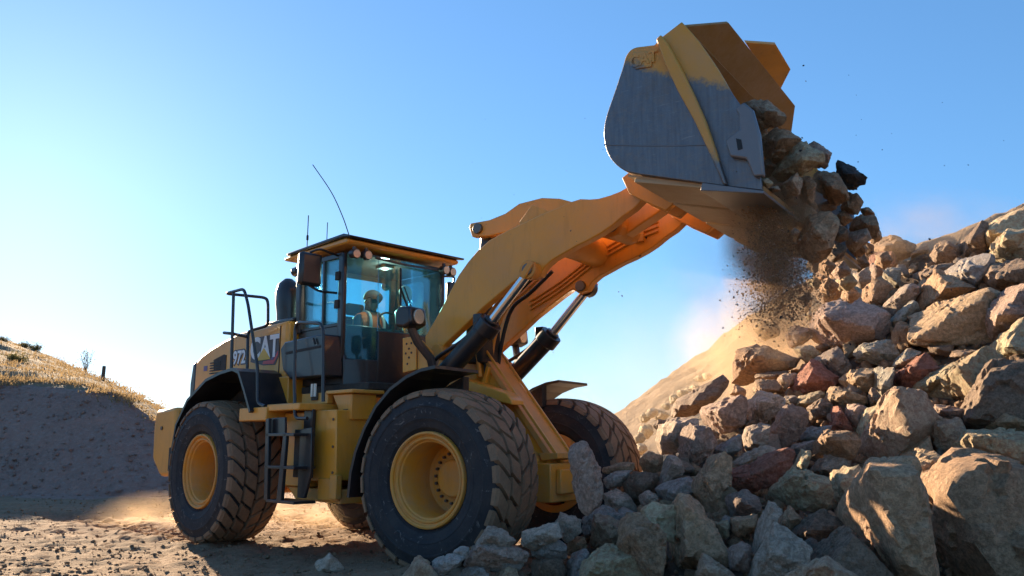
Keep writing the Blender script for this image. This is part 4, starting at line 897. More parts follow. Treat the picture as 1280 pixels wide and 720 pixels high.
HEAP = '''
p|pointed pink rock with a pale rim at the bottom edge near the front tyre|523,695 498,722 500,740 545,740 548,720 540,711|527,706
u||538,702 564,693 580,698 575,705 553,719 540,716|
u|small blue-grey stone touching the bottom of the near front tyre|565,691 575,683 587,684 586,696 578,700|
g|grey wedge-shaped rock leaning against the near front tyre|590,685 608,657 631,664 645,676 635,685 604,690|612,670
v|long speckled brown-grey rock under the grey wedge at the tyre|578,706 595,681 607,677 635,681 658,691 656,703 611,706 587,712|600,688 630,690
u||572,720 580,710 595,707 609,713 612,738 574,738|
u||609,702 633,699 656,702 653,713 636,716 613,714|
p|small rounded pinkish stone at the bottom edge in shade|619,720 624,707 633,704 647,713 650,738 620,738|
g||649,671 658,664 680,657 700,652 705,672 668,688 650,683|
u|blue-grey round-topped rock with a pale streak at bottom centre|662,696 667,678 678,664 689,665 707,682 708,698 687,697|
d|dark rock with a frosted upper rim at bottom centre|664,703 673,697 693,695 706,702 706,738 668,738|
g||689,660 701,642 715,645 727,651 726,667 708,677|703,652
b||708,681 714,671 729,671 736,682 729,690 709,693|
u||706,738 708,704 715,693 731,687 737,691 725,712 722,738|
t|rugged tan rock with a knobbly crest at the bottom edge|722,719 729,704 753,695 758,684 767,689 775,689 798,687 813,695 816,738 724,738|745,705 790,698
p|pinkish pyramid rock with a sharp left edge in the shaded heap|737,687 742,644 760,644 775,655 778,665 769,687 749,689|745,648 762,672
u||727,651 735,640 755,633 784,647 775,656 735,668 727,673|
g|rounded speckled stone just right of the upright stone's foot|752,620 771,609 791,624 796,638 769,643 753,633|
u|dark blue rock between the upright stone and the far front tyre|752,600 771,588 790,588 778,607 758,613|
b|flat brown rock touching the tread of the far front tyre|753,585 775,578 795,578 793,589 755,592|
d||777,607 791,591 822,593 823,602 807,616 798,634 790,630|
g||798,620 809,613 820,618 825,627 802,638|
b|round brown boulder at the left end of the heap's skyline|800,573 811,564 827,569 830,580 822,594 806,591 799,580|
g||815,618 824,604 835,569 847,572 858,589 829,603|
u||824,622 820,609 860,593 872,612 838,632|
b|broad smooth brown rock left of the bright upright slab|769,687 780,651 795,646 820,660 832,675 830,702 820,728 800,712|790,668
t|tan rock with a bluish top just left of the bright upright slab|800,651 802,638 815,630 845,632 843,680 820,665|812,650
u|small bright blue stone in the shaded middle of the heap|765,644 778,634 800,642 791,648|
b|tall sunlit upright slab with a reddish right face at bottom|841,624 858,618 869,624 893,658 909,691 902,703 862,710 844,710 836,684|856,630 858,690
b|large curved brown boulder left of the dark red slab|862,615 864,604 889,571 909,566 914,574 900,602 912,620 907,650 889,652|885,600
r|dark red elongated slab lying across the middle of the heap|894,598 902,593 953,571 980,563 996,571 989,585 964,609 926,614 909,616 898,608|930,598 970,580
g|thin pale slab lying along the top of the dark red slab|910,585 913,578 935,564 962,557 977,562 931,583|
v|faceted purple-brown block under the dark red slab|905,631 909,619 933,612 951,624 951,640 915,647|925,626
b||912,649 949,643 947,658 924,671 913,665|
t||891,653 911,651 911,669 896,677|
v||909,689 927,678 938,684 936,714 913,711|
p|sunlit pointed rock at the bottom edge beside the tall upright slab|868,722 880,691 891,702 920,720 925,740 866,740|882,710
g|long slanting grey slab with a sunlit band across it|936,698 944,660 964,626 980,635 973,660 945,700|
g|slanting grey rock with a sunlit left edge at the bottom|933,714 958,684 971,658 985,667 1011,685 1002,707 976,738 935,738|965,690 990,705
b||973,655 987,631 1002,649 985,665|
d|dark rounded rock with tan underside left of the huge flat boulder|983,675 996,658 1027,637 1053,656 1052,664 1010,687 987,681|1010,665
t|wide tan table-like slab right below the dark red slab|960,618 964,607 995,588 1030,598 1034,606 1012,624 1036,633 1000,637 975,628|995,600 1010,615
t|blocky tan rock between the table slab and the huge flat boulder|1035,600 1043,590 1071,583 1081,595 1067,633 1050,640 1043,628|1052,605
b|huge flat-faced brown boulder with a sunlit left rim at the bottom|1050,642 1071,628 1074,609 1099,581 1144,589 1142,621 1153,649 1160,682 1160,724 1111,726 1085,702 1057,658|1095,600 1135,610 1120,690
o|narrow brown slab with a bright edge right of the huge flat boulder|1136,621 1151,568 1181,576 1163,602 1173,649 1167,662 1153,648|1155,590
b|largest boulder, sunlit and furrowed, in the bottom right corner|1153,600 1198,573 1217,581 1292,597 1305,745 1155,745 1157,690 1164,684 1175,651|1195,620 1240,712 1225,600
d||1002,712 1010,693 1057,661 1064,675 1106,720 1092,738 1000,738|
p|sunlit jagged rock at the bottom edge below the huge flat boulder|972,724 1006,707 1031,695 1043,705 1069,721 1060,745 978,745|1030,708
t|pale pitted flat boulder above the largest corner boulder|1199,559 1219,542 1285,544 1300,592 1225,581|1225,550 1270,556
p|bright triangular pinkish boulder right of the heap's centre|1060,585 1080,547 1105,502 1121,489 1150,494 1168,527 1163,540 1133,566 1110,574 1090,594 1070,594|1122,495 1134,552
b||1110,574 1160,545 1165,577 1140,590 1115,590|
p|squarish pink-brown block right of the bright triangular boulder|1163,536 1169,527 1199,526 1211,547 1202,572 1175,573 1166,560|1182,535
v||1167,513 1172,505 1202,512 1206,519 1197,528 1169,525|
d|dark rough pitted boulder at the right edge above the pale flat one|1205,516 1235,466 1247,454 1292,455 1298,527 1235,515 1230,541 1208,536|1240,480 1222,515
o||1231,530 1238,513 1258,519 1290,530 1290,542 1236,541|
t|sharp sunlit wedge rock below the olive brown boulder on the right|1162,486 1188,460 1230,437 1245,455 1236,475 1216,506 1160,506|1198,462 1213,487
l|bright sandy boulder cut by the right edge at mid height|1237,440 1252,422 1280,399 1300,456 1247,453|1262,430
v|large purple-grey boulder at the right edge above the bright sandy one|1226,401 1235,382 1287,354 1293,396 1250,424 1238,440 1230,434|1250,395
o|big blocky olive brown boulder in the upper right of the heap|1140,418 1147,390 1197,376 1224,369 1238,376 1231,396 1230,430 1174,434 1144,427|1152,418 1200,405 1222,378
b|brown peaked rock resting on top of the olive brown boulder|1137,387 1171,340 1191,348 1211,365 1175,378 1144,392|1182,362
u|smooth blue-grey slab right of the peaked rock near the top|1180,340 1202,326 1237,320 1236,338 1213,366 1191,349|
t|rock with a pale blue edge at the upper right edge of the heap|1236,337 1241,312 1260,288 1288,294 1290,328 1252,331|1258,300
d||1231,349 1244,329 1290,326 1290,358 1247,360|
t|sunlit tan boulder on the skyline at the right edge|1230,296 1238,281 1284,262 1294,300 1262,291 1241,316 1230,320|1245,285
d|dark upright stone on the skyline left of the tan boulder|1201,304 1227,280 1234,284 1230,296 1227,318 1202,327|
d|dark round stone alone on the hazy skyline of the heap|1162,318 1169,306 1183,301 1195,312 1194,327 1169,330|
d||1137,315 1158,308 1161,316 1140,322|
b|brown boulder at the top where the falling rocks land|1088,307 1097,297 1116,295 1138,309 1136,321 1113,332 1091,324|
r||1085,332 1091,315 1115,315 1119,334 1099,338|
b|brown rock with a pale ridge above the big purple boulder|1071,376 1085,343 1099,341 1113,360 1110,379 1091,389|1096,350 1090,375
e|pale greenish slab leaning behind the ridged brown rock|1097,340 1102,336 1126,336 1123,357 1116,359|
g||1095,390 1130,358 1141,357 1148,368 1136,382 1113,396|1128,368
e||1109,404 1116,395 1144,373 1144,388 1125,405 1116,412|
d||1144,346 1147,340 1172,331 1197,331 1180,344 1152,352|
b||1146,360 1152,351 1172,345 1160,364 1150,372|
v|big dark purple boulder in the upper middle of the heap|1009,418 1021,390 1041,376 1072,376 1102,395 1109,418 1097,430 1058,439 1024,430|1035,395 1080,410
b||1115,418 1124,404 1138,409 1140,423 1136,433 1119,441|1128,412
e|greenish streaked flat rock below the big dark purple boulder|1067,442 1082,428 1112,426 1126,448 1102,456 1072,452|1085,438
e||1110,459 1135,436 1152,441 1130,459|
r|reddish brown rock above the bright triangular boulder|1113,483 1121,466 1155,442 1168,463 1150,478 1130,491|1140,462
l||1130,489 1144,477 1191,452 1195,458 1160,490|
e||1092,486 1094,460 1119,460 1116,474 1110,491 1102,503|
d||1160,433 1188,433 1186,445 1163,442|
d||1188,447 1194,437 1216,438 1225,441 1213,448|
b|big brown boulder on the left skyline beside the dust|914,479 916,460 924,437 945,430 965,436 993,448 988,463 945,468 925,483|944,445 975,455
d|long dark slab on the left skyline above the round boulders|839,523 840,502 845,499 887,480 900,471 911,480 905,491 875,506 870,521|850,510
v|broad speckled purple rock below the long dark skyline slab|872,518 880,505 927,495 936,502 930,530 905,545 880,531|900,515
g||819,555 822,532 837,525 875,522 873,538 850,546 848,566 825,568|
v|round purple-brown boulder in the left part of the heap|847,568 849,540 865,530 890,537 896,560 868,586 850,581|
u||889,568 890,560 927,541 926,561 912,569|
g|boulder half pinkish half dark grey left of the red-brown wedge|929,523 932,505 950,491 977,495 980,511 955,531 935,538|952,500
b||940,490 945,474 970,476 979,488 950,493|
b||910,493 920,480 932,487 931,497|
g||927,546 935,532 965,531 956,558 930,566|
v|long smooth purple-grey slab standing above the dark red slab|950,558 975,515 985,507 1008,511 1011,530 981,561 970,563|984,520 1000,520
p||970,476 980,467 995,467 998,476 980,487|
d||940,473 945,466 992,463 970,475|
r|red-brown wedge rock left of centre under a grey-brown block|977,493 1015,447 1030,460 1048,475 1025,488 998,495|1014,472
g|grey-brown block sitting on the red-brown wedge|1016,450 1042,435 1050,437 1063,460 1048,473|1040,450
t||990,435 1012,432 1023,443 1008,456|
v||980,420 995,407 1013,410 1011,426 988,436|
t|dusty tan stone on the skyline beside the falling dirt|941,412 950,401 972,407 973,421 955,426|
t|flat tan pebble-like stone near the middle of the heap|990,508 1000,495 1025,489 1031,495 1005,511|
d||1005,511 1027,499 1040,507 1038,523 1012,526|
o|olive brown rounded rock near the middle of the heap|1029,500 1040,482 1050,485 1083,497 1086,505 1058,511 1032,508|
o||1047,475 1065,464 1093,462 1090,486 1080,493 1058,483|
v||1056,520 1062,506 1075,505 1086,510 1073,536 1062,533|
r||1035,536 1040,512 1047,506 1055,517 1066,541 1045,541|
b|plain brown block left of the bright triangular boulder|1015,573 1020,552 1037,537 1068,542 1073,551 1063,572|1040,548
u||995,551 1005,536 1038,532 1033,543 1015,553|
u||985,561 992,555 1020,550 1015,563 995,568|
l||1069,538 1085,510 1101,507 1091,531 1075,552|
g||1008,592 1025,578 1030,570 1063,570 1060,584 1050,592|
l||990,586 1002,562 1013,565 1010,581 1000,592|
d||815,533 822,525 837,524 825,541|
d||1085,496 1090,482 1101,495 1101,506 1087,507|
g||977,501 980,494 995,495 998,501 990,509|
d|dark layered rock just below the falling rocks|1015,366 1021,354 1038,350 1060,354 1052,371 1030,381|
d||1055,313 1066,306 1085,315 1091,323 1072,334 1058,327|
b||1033,338 1038,326 1052,323 1061,337 1049,348 1038,349|
b||1016,349 1016,337 1033,334 1036,348 1022,352|
b||1001,360 1010,348 1023,351 1016,363 1008,367|
d||999,391 1010,372 1016,376 1008,391|
l||1006,396 1012,387 1017,396 1011,401|
'''
# rocks that lie proud of the heap's face, by how many metres nearer
NEARER = {'huge flat-faced': 1.0, 'sunlit jagged rock': 1.0, 'broad smooth': .6, 'tan rock with a bluish': .5, 'plain brown block': .5, 'wide tan table': .5, 'rugged tan': .4, 'dark red elongated': .25, 'long smooth purple': .2}
for ln in HEAP.strip().splitlines():
    c, lab, pts, rid = ln.split('|'); pp_ = np.array(T(pts)); q_ = (pp_.min(0) + pp_.max(0)) / 2; off = next((v for k, v in NEARER.items() if lab and lab.startswith(k)), 0)
    rock(c, T(pts), lab or None, plane_depth(q_[0], q_[1] + .15 * np.ptp(pp_[:, 1])) - off, T(rid) if rid.strip() else (), thick=.55 if lab.startswith(('dark red elong', 'long smooth purple', 'thin pale')) else 1.2)
rock('v', T('708,573 710,558 722,551 734,555 744,570 751,594 753,625 744,640 725,642 719,613'), 'tall upright purple granular stone before the far front wheel', 7.2, (), 5, .8, rough=.03)
rock('g', T('395,703 412,692 424,702 431,711 421,718 397,719'), 'lone grey stone on the dirt in front of the loader', 8.0, ((413, 697), (405, 712)), 4, 1.0, 'loose stones')
FALL = '''
p|pinkish rock sitting on the bucket lip, topmost of the load|927,127 935,124 960,127 978,143 976,158 950,162 935,150|6.45|955,140
b|brown rock just below the topmost one in the bucket mouth|950,175 963,160 983,163 1001,178 980,202 960,212|6.40|975,175
t|large angular tan rock sliding off the bucket's cutting edge|960,218 990,185 1003,178 1027,195 1032,205 1000,218 973,228|6.30|1002,200
p|pale pinkish chunk under the large angular tan rock|972,233 997,216 1001,227 998,244 980,248|6.30|990,225
b||1000,223 1013,221 1021,233 1013,256 997,248|6.5|
b|broad brown rock in the middle of the falling stream|1015,219 1023,212 1047,216 1051,233 1059,250 1043,258 1020,236|6.8|1035,230
k|near-black jagged rock falling at the outer right of the stream|1047,204 1050,198 1063,207 1081,222 1078,231 1060,238 1047,224|7.0|1058,215
b|brown rock directly below the near-black falling rock|1050,262 1058,240 1070,242 1078,254 1070,269|7.2|
b|biggest falling boulder, brown, hanging lowest under the stream|993,307 1010,280 1013,270 1043,261 1048,274 1038,317 1013,329 997,323|6.4|1020,290
b||990,258 1010,254 1020,268 1010,288 993,281|6.7|
b|brown boulder low on the outer edge of the falling stream|1060,284 1073,270 1092,272 1098,284 1092,298 1073,299|7.6|1082,280
d||1040,298 1048,280 1060,286 1058,301 1047,303|7.2|
g|grey rock tumbling just above the top of the heap|1057,308 1060,290 1083,287 1088,300 1067,314|7.6|
d|small dark stone flying left of the biggest falling boulder|988,288 994,284 1000,290 995,296 989,294|6.2|
t||949,225 959,222 967,230 960,236 951,233|6.0|
p||960,234 972,232 976,240 963,242|6.05|
b||978,246 992,244 996,256 984,262|6.5|
d||1020,255 1040,250 1046,262 1028,272|7.0|
b||1043,268 1058,262 1066,276 1050,284|7.3|
d||1030,318 1046,302 1058,310 1052,324 1038,326|7.2|
b||1076,260 1086,258 1094,270 1080,274|7.9|
b||978,160 990,166 996,176 984,172|6.9|
b||935,160 958,158 962,185 945,200 936,185|6.7|
d||950,205 965,196 975,215 958,222|6.6|
v||1003,180 1020,178 1040,196 1030,212 1010,205|7.1|
d||958,165 970,158 980,170 968,182|6.8|
b||1062,298 1078,300 1084,314 1070,322 1060,312|8.2|
v||1040,330 1056,326 1064,340 1050,350 1038,344|8.0|
b||1084,282 1098,286 1102,300 1090,306 1082,296|8.6|
d||1064,318 1080,316 1086,332 1072,340 1062,332|8.8|
b||1022,330 1036,322 1044,334 1034,346 1022,342|7.6|
t||1046,346 1062,340 1072,354 1058,366 1046,358|8.8|
b||1024,352 1038,346 1048,358 1036,368 1024,364|8.4|
p||1034,274 1046,270 1054,284 1044,296 1034,288|7.4|
b||1094,318 1108,314 1116,328 1104,336 1094,330|9.6|
d||1006,330 1018,322 1026,334 1016,344|8.0|
b||1052,362 1066,358 1076,370 1064,380 1052,374|9.6|
t||1010,352 1020,346 1028,356 1018,364|9.0|
b||1078,300 1090,306 1092,318 1078,322|8.9|
v||1086,330 1098,328 1104,342 1092,350|9.8|
g||1066,342 1082,336 1090,350 1078,360 1066,356|9.4|
b||1000,250 1016,246 1022,262 1008,270|6.9|
d|tiny dark stone flying past the heap near its dusty foot|1000,372 1010,366 1014,372 1006,384|6.8|
'''
for ln in FALL.strip().splitlines():
    c, lab, pts, dep, rid = ln.split('|'); rock(c, T(pts), lab or None, float(dep), T(rid) if rid.strip() else (), group='rocks falling from the bucket')
# hazy stones lying farther back, left of the heap
rgf = np.random.default_rng(12)
for k, (u, v, s_) in enumerate(((798, 548, 14), (806, 522, 15), (814, 516, 13), (826, 520, 15), (832, 508, 11), (843, 500, 14), (853, 494, 13), (861, 488, 12), (874, 474, 12), (884, 470, 12), (808, 540, 18), (800, 562, 15), (868, 484, 10))):
    n = 6; pts = [(u + s_ * .7 * math.cos(t + rgf.uniform(-.3, .3)) * rgf.uniform(.7, 1.1), v + s_ * .55 * math.sin(t) * rgf.uniform(.7, 1.1)) for t in np.linspace(0, 6.28, n, False)]
    rock('t', pts, None, 15.5 + 2.2 * rgf.random(), (), 3, group='hazy stones behind the heap')
# rubble shelf that carries the hazy stones
x_, y_ = np.meshgrid(np.arange(2.0, 9.0, .2), np.arange(13.6, 19, .2))
hs_ = np.minimum(.62 * (x_ - 2.05), 2.9) * np.clip((y_ - 13.8) / 1.6, 0, 1) * np.clip((19.2 - y_) / 1.5, 0, 1) - .1; hs_ += .12 * fbm(np.stack([x_, y_, x_ * 0], -1) * 1.5, 3, 77)
tag(obj('rubble_ridge', grid_mesh('rubble_ridge', x_, y_, hs_), M['far_slope'], None, 0, 0), kind='structure')
# smaller stones filling the gaps between the boulders
proto = []
for k in range(10):
    r = np.random.default_rng(100 + k); p = r.normal(size=(11, 3)); p /= np.linalg.norm(p, axis=1)[:, None]; p *= np.array([1, r.uniform(.65, .95), r.uniform(.5, .8)]); proto.append(rock_mesh('rock', p, 3, 300 + k, .06))
rgf = np.random.default_rng(8); nf = 0; cols = 'bbvggptdou'
protoc = {}
while nf < 100:
    u, v = rgf.uniform(520, 1275), rgf.uniform(300, 715)
    d = plane_depth(u, v)
    if not 4.2 < d < 12.5: continue
    p = EYE + ray(u, v) * d / ray(u, v)[1]
    if p[2] < .12 or float(pile_z(p[0], p[1])) < p[2] - .1: continue
    c = cols[rgf.integers(len(cols))]; key = (int(rgf.integers(10)), c)
    if key not in protoc: me = proto[key[0]].copy(); me.materials.append(RM[c]); protoc[key] = me
    o = bpy.data.objects.new('rock', protoc[key]); COL.objects.link(o); s_ = .07 + .10 * rgf.random()
    o.scale = (s_, s_, s_); o.rotation_euler = tuple(rgf.uniform(0, 6.28, 3)); o.location = (p[0], p[1], p[2] - .05); nf += 1
    tag(o, None, 'rock', 'small stones filling gaps in the heap'); PLAIN.append((o, u, v, 8, c, None))
# gravel between the stones
n = 7000; x0 = rgf.uniform(-1.2, 9, n); y0 = rgf.uniform(4.0, 12.5, n); z0 = pile_z(x0, y0) - .13; k = z0 > -.1; 
tag(scatter_stones('rubble_gravel', np.stack([x0, y0, z0], -1)[k], (.02 + .07 * rgf.random(n) ** 2.5)[k], RM['b'], 9, 2, .9), 'fine broken gravel filling the hollows of the heap', 'gravel', kind='stuff')
# the heap goes on beyond the picture's right edge and down its far side: loose boulders as one mass
vs_, fs_, no = [], [], 0
pm = [(np.array([v.co[:] for v in m.vertices]), np.array([p.vertices[:] for p in m.polygons])) for m in proto]
while no < 420:
    x, y = rgf.uniform(1.5, 11.5), rgf.uniform(3.2, 15.5); z = float(pile_z(np.array(x), np.array(y)))
    if z < .15 or (x / y < .66 and y < 10.9 + (x - 2.1) * .36): continue
    Vp, Fp = pm[int(rgf.integers(10))]; Q, _ = np.linalg.qr(rgf.normal(size=(3, 3))); s_ = rgf.uniform(.14, .36)
    vs_.append(Vp @ Q.T * s_ + np.array([x, y, z - .05 - (.35 if y > 10.6 + (x - 2.1) * .36 else 0)])); fs_.append(Fp + len(Vp) * no); no += 1
me = bpy.data.meshes.new('outer_rubble'); me.from_pydata(np.concatenate(vs_).tolist(), [], np.concatenate(fs_).tolist())
tag(obj('outer_rubble', me, RM['b'], None, 0, 30), 'broken rock of the heap beyond its skyline and right edge', 'rubble', kind='stuff')
# labels of the plain rocks: by colour and the nearest rock that has a label of its own
used = {r[5] for r in NAMED}
def direction(dx, dy):
    a = math.degrees(math.atan2(-dy, dx)) % 360
    return ['right of', 'above right of', 'above', 'above left of', 'left of', 'below left of', 'below', 'below right of'][int((a + 22.5) // 45) % 8]
SHORT = lambda s: ' '.join(s.split(' with ')[0].split(',')[0].split()[:7])
for o, cu, cv, sz, col, _ in PLAIN:
    cand = sorted(NAMED, key=lambda r: (r[1] - cu) ** 2 + (r[2] - cv) ** 2)
    kind = 'tiny' if sz < 9 else 'small' if sz < 18 else 'large' if sz > 45 else 'mid-sized'
    for r in cand[:14]:
        ref = r[5].split(' with ')[0].split(',')[0]
        for sep in (' at the ', ' on the ', ' in the ', ' near the ', ' below the ', ' above the ', ' beside the ', ' under ', ' between ', ' leaning ', ' touching ', ' lying ', ' standing ', ' right ', ' left ', ' just ', ' where ', ' alone ', ' resting ', ' sitting ', ' sliding ', ' directly ', ' falling ', ' tumbling ', ' flying ', ' cut ', ' low ', ' hanging ', ' before ', ' past '):
            i = ref.find(sep)
            if i > 8: ref = ref[:i]
        lab = f'{kind} {CNAME[col]} {o.name.split(".")[0]} {direction(cu - r[1], cv - r[2])} the {ref}'
        if lab not in used and len(lab.split()) <= 16: break
    used.add(lab); o['label'] = lab
# ------------------------------------------------------------------ the operator, seated in the cab
def person():
    root = empty('person', tuple(FW(-.40, 0, 2.17, 'r')), -AR)
    tag(root, 'seated operator in an orange hi-vis vest behind the cab windscreen', 'person')
    J = {'pel': (-.02, 0, .08), 'sp': (-.05, 0, .26), 'ch': (-.03, 0, .44), 'ne': (-.02, 0, .585), 'hd': (.0, 0, .66), 'ht': (.0, 0, .78),
         'rs': (-.02, -.17, .50), 're': (.10, -.24, .27), 'rw': (.32, -.15, .31), 'ls': (-.02, .17, .50), 'le': (.10, .24, .27), 'lw': (.32, .15, .31),
         'rh': (.02, -.10, .06), 'rk': (.44, -.14, .10), 'ra': (.50, -.14, -.27), 'rt': (.66, -.15, -.30), 'lh': (.02, .10, .06), 'lk': (.44, .14, .10), 'la': (.50, .14, -.27), 'lt': (.66, .15, -.30)}
    Rr = {'pel': .125, 'sp': .105, 'ch': .115, 'ne': .062, 'hd': .085, 'ht': .08, 'rs': .075, 're': .05, 'rw': .035, 'rh': .1, 'rk': .07, 'ra': .05, 'rt': .045}
    for k in ('s', 'e', 'w', 'h', 'k', 'a', 't'): Rr['l' + k] = Rr['r' + k]
    E_ = [('pel', 'sp'), ('sp', 'ch'), ('ch', 'ne'), ('ne', 'hd'), ('hd', 'ht'), ('ch', 'rs'), ('rs', 're'), ('re', 'rw'), ('ch', 'ls'), ('ls', 'le'), ('le', 'lw'), ('pel', 'rh'), ('rh', 'rk'), ('rk', 'ra'), ('ra', 'rt'), ('pel', 'lh'), ('lh', 'lk'), ('lk', 'la'), ('la', 'lt')]
    # fingers: five short chains from each wrist, curled round the wheel
    for s, wq in ((-1, 'rw'), (1, 'lw')):
        b = np.array(J[wq])
        for i, (dy, L) in enumerate(((-.034, .06), (-.012, .075), (.010, .07), (.030, .055))):
            a = f'{wq}f{i}'; J[a] = tuple(b + (.06, dy, .015)); J[a + 'm'] = tuple(b + (.06 + L * .6, dy, .012)); J[a + 't'] = tuple(b + (.06 + L * .65, dy, -.03))
            Rr[a] = .013; Rr[a + 'm'] = .010; Rr[a + 't'] = .008; E_ += [(wq, a), (a, a + 'm'), (a + 'm', a + 't')]
        a = wq + 'th'; J[a] = tuple(b + (.025, -s * .05, .01)); J[a + 't'] = tuple(b + (.07, -s * .06, -.01)); Rr[a] = .014; Rr[a + 't'] = .010; E_ += [(wq, a), (a, a + 't')]
    names = list(J); me = bpy.data.meshes.new('body'); me.from_pydata([J[n] for n in names], [(names.index(a), names.index(b)) for a, b in E_], [])
    o = bpy.data.objects.new('body', me); COL.objects.link(o); o.parent = root
    o.modifiers.new('skin', 'SKIN'); sub = o.modifiers.new('sub', 'SUBSURF'); sub.levels = sub.render_levels = 2
    if not me.skin_vertices: me.attributes.new('skin', 'FLOAT', 'POINT')
    try:
        for i, n in enumerate(names): v = me.skin_vertices[0].data[i]; v.radius = (Rr[n], Rr[n] * (.75 if n in ('ch', 'sp', 'pel') else 1)); v.use_root = (n == 'pel')
    except Exception: pass
    me.materials.append(M['cloth_dark'])
    # head with face, helmet, hi-vis vest
    hb = MB(); V, F = ico(4); H = V * np.array([.10, .078, .118]) + np.array([.02, 0, .70])
    jaw = (V[:, 2] < 0) & (V[:, 0] > -.2); H[jaw, 1] *= .86
    nose = np.exp(-((V[:, 1] / .16) ** 2 + ((V[:, 2] + .12) / .22) ** 2)) * (V[:, 0] > .5); H[:, 0] += nose * .024
    for sy in (-1, 1): H[:, 0] -= .012 * np.exp(-(((V[:, 1] - sy * .38) / .16) ** 2 + ((V[:, 2] - .06) / .10) ** 2)) * (V[:, 0] > .4)
    H[:, 0] -= .006 * np.exp(-((V[:, 1] / .30) ** 2 + ((V[:, 2] + .48) / .05) ** 2)) * (V[:, 0] > .3)
    hb.add(H.tolist(), F.tolist()); 
    for sy in (-1, 1): hb.tube([(.01, sy * .076, .675), (.0, sy * .088, .70), (.005, sy * .082, .73)], [.012, .018, .012], 8)
    obj('head', hb, M['skin'], root, 0, 80)
    for sy in (-1, 1): obj('eye', MB().tube([(.105, sy * .034, .706), (.117, sy * .034, .706)], [.012, .006], 8), M['cloth_dark'], root)
    hp = MB(); Hh = V[:, :] * np.array([.125, .10, .10]) + np.array([.015, 0, .765]); Hh[:, 2] = np.maximum(Hh[:, 2], .75); hp.add(Hh.tolist(), F.tolist()); hp.tube([(.10, 0, .756), (.17, 0, .748)], [.085, .05], 16)
    obj('helmet', hp, M['helmet'], root, 0, 60)
    vb = MB(); rings = [(.10, .158, .205), (.25, .155, .20), (.40, .165, .215), (.50, .150, .225), (.555, .115, .17), (.585, .085, .10)]; n = 24
    for z, rx, ry in rings: vb.v += [(-.035 + rx * math.cos(2 * math.pi * k / n), ry * math.sin(2 * math.pi * k / n), z) for k in range(n)]
    for i in range(len(rings) - 1): vb.f += [(i * n + k, i * n + (k + 1) % n, (i + 1) * n + (k + 1) % n, (i + 1) * n + k) for k in range(n)]
    obj('vest', vb, M['vest'], root, 0, 60)
    for y in (-.10, .10):
        obj('reflective_stripe', MB().tube(curve_path([(.135, y, .12), (.14, y, .30), (.145, y, .44), (.09, y * .9, .548), (-.04, y * .8, .592)]), .020, 6), M['reflect'], root)
    obj('waist_stripe', MB().tube([(-.035 + .160 * math.cos(t), .204 * math.sin(t), .22) for t in np.linspace(0, 2 * math.pi, 25)], .018, 6, False), M['reflect'], root)
person()

# ------------------------------------------------------------------ dirt pouring from the bucket and flying specks
rgd = np.random.default_rng(77)
n = 36000; tdn = rgd.random(n) ** .8
cu = 952 + 34 * tdn + rgd.normal(size=n) * (12 + 13 * tdn); cv = 234 + 165 * tdn + rgd.normal(size=n) * 14 - .25 * (cu - 965); dd = 6.25 + rgd.random(n) * 1.1
pts = np.array([EYE + ray(a, b) * (c / ray(a, b)[1]) for a, b, c in zip(cu, cv, dd)])
sz = .0017 + .0100 * rgd.random(n) ** 8
tag(scatter_stones('falling_dirt', pts, sz, RM['b'], 5, 1, 1), 'dark shower of dirt and grit pouring from the bucket edge', 'dirt', kind='stuff')
n = 170
cu = np.concatenate([rgd.uniform(560, 1270, 60), 1000 + rgd.normal(size=110) * 45]); cv = np.concatenate([rgd.uniform(90, 520, 60), 340 + rgd.normal(size=110) * 90]); k = (cv < 470); cu, cv = cu[k], cv[k]
pts = np.array([EYE + ray(a, b) * (c / ray(a, b)[1]) for a, b, c in zip(cu, cv, rgd.uniform(5.6, 9, len(cu)))])
keep = pts[:, 2] > pile_z(pts[:, 0], pts[:, 1]) + .1; pts = pts[keep]
tag(scatter_stones('flying_specks', pts, .004 + .012 * rgd.random(len(pts)) ** 3, RM['k'], 6, 1, 1), 'tiny dark specks of debris flying through the air', 'debris', kind='stuff')

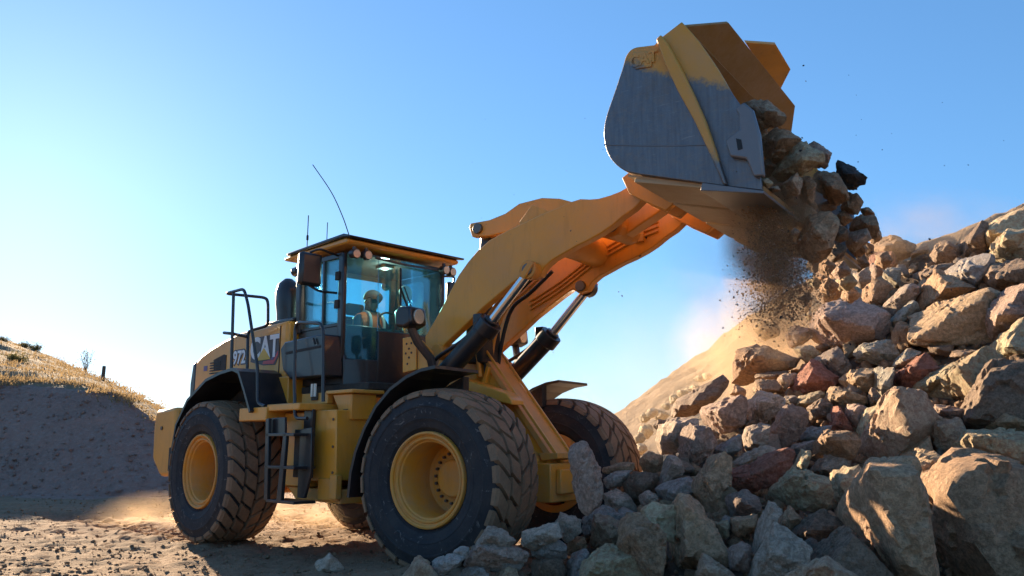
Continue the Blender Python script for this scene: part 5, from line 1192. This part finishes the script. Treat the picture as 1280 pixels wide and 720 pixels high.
# ------------------------------------------------------------------ dust in the air (volumes)
def dust(name, c, r3, dens, label, col=(.62, .46, .30, 1), aniso=.55, scale=1.6, lo=.42, rot=(0, 0, 0), seed=0.0, lift=0.0):
    V, F = ico(3); mb = MB().add((V * 1.0).tolist(), F.tolist()); me = mb.mesh(name)
    t = NT(name); pv = t.n('ShaderNodeVolumePrincipled'); pv.inputs['Color'].default_value = col; pv.inputs['Anisotropy'].default_value = aniso
    co = t.coords(); ln = t.n('ShaderNodeVectorMath', operation='LENGTH'); t.l(co, ln.inputs[0])
    ad = t.n('ShaderNodeMapping'); ad.inputs['Location'].default_value = (seed, seed * 1.7, 0); ad.inputs['Scale'].default_value = tuple(x for x in r3); t.l(co, ad.inputs[0])
    nz = t.noise(scale, 4, .6, ad.outputs[0], .4)
    fall = t.math('SUBTRACT', 1.0, ln.outputs['Value'], True); fall = t.math('POWER', fall, 1.1)
    d = t.math('MULTIPLY', t.ramp(nz, [(lo, (0, 0, 0)), (lo + .3, (1, 1, 1))]), fall)
    t.l(t.math('MULTIPLY', d, dens), pv.inputs['Density']); t.l(pv.outputs[0], t.out.inputs['Volume'])
    o = obj(name, me, t.m, None, 0, 0); o.location = tuple(c); o.scale = r3; o.rotation_euler = rot
    tag(o, label, 'dust', kind='stuff'); return o
c = at(966, 305, 6.7); dust('dust_cloud', c, (.46, .5, 1.05), 15, 'brown dust pouring down under the bucket edge', (.66, .45, .27, 1), .3, 2.4, .36, seed=1)
c = at(925, 330, 6.9); dust('dust_cloud', c, (.70, .6, .70), 1.0, 'thin brown dust drifting left of the falling dirt', (.55, .37, .22, 1), .0, 2.2, .42, seed=2)
c = at(958, 432, 12.6); dust('dust_cloud', c, (1.6, 1.0, 1.15), 1.7, 'golden dust rising where the rocks land', (.80, .60, .38, 1), .65, 1.6, .28, seed=3)
c = at(890, 470, 14.5); dust('dust_cloud', c, (4.2, 2.2, 2.2), .08, 'broad golden dust haze behind the left skyline of the heap', (.80, .61, .40, 1), .65, .7, .22, seed=4)
c = at(1165, 305, 11.5); dust('dust_cloud', c, (1.9, 1.0, .85), .55, 'thin dust blowing over the top of the heap', (.58, .43, .30, 1), .4, 1.2, .38, seed=5)
c = at(215, 660, 13.0); dust('dust_cloud', c, (1.5, 1.1, .60), .50, 'sunlit dust kicked up behind the rear wheel', (.78, .58, .37, 1), .65, 1.5, .36, seed=6)
c = at(420, 640, 12.5); dust('dust_cloud', c, (1.8, 1.3, .40), .40, 'low golden dust glowing on the ground under the loader', (.78, .58, .37, 1), .65, 1.5, .36, seed=7)
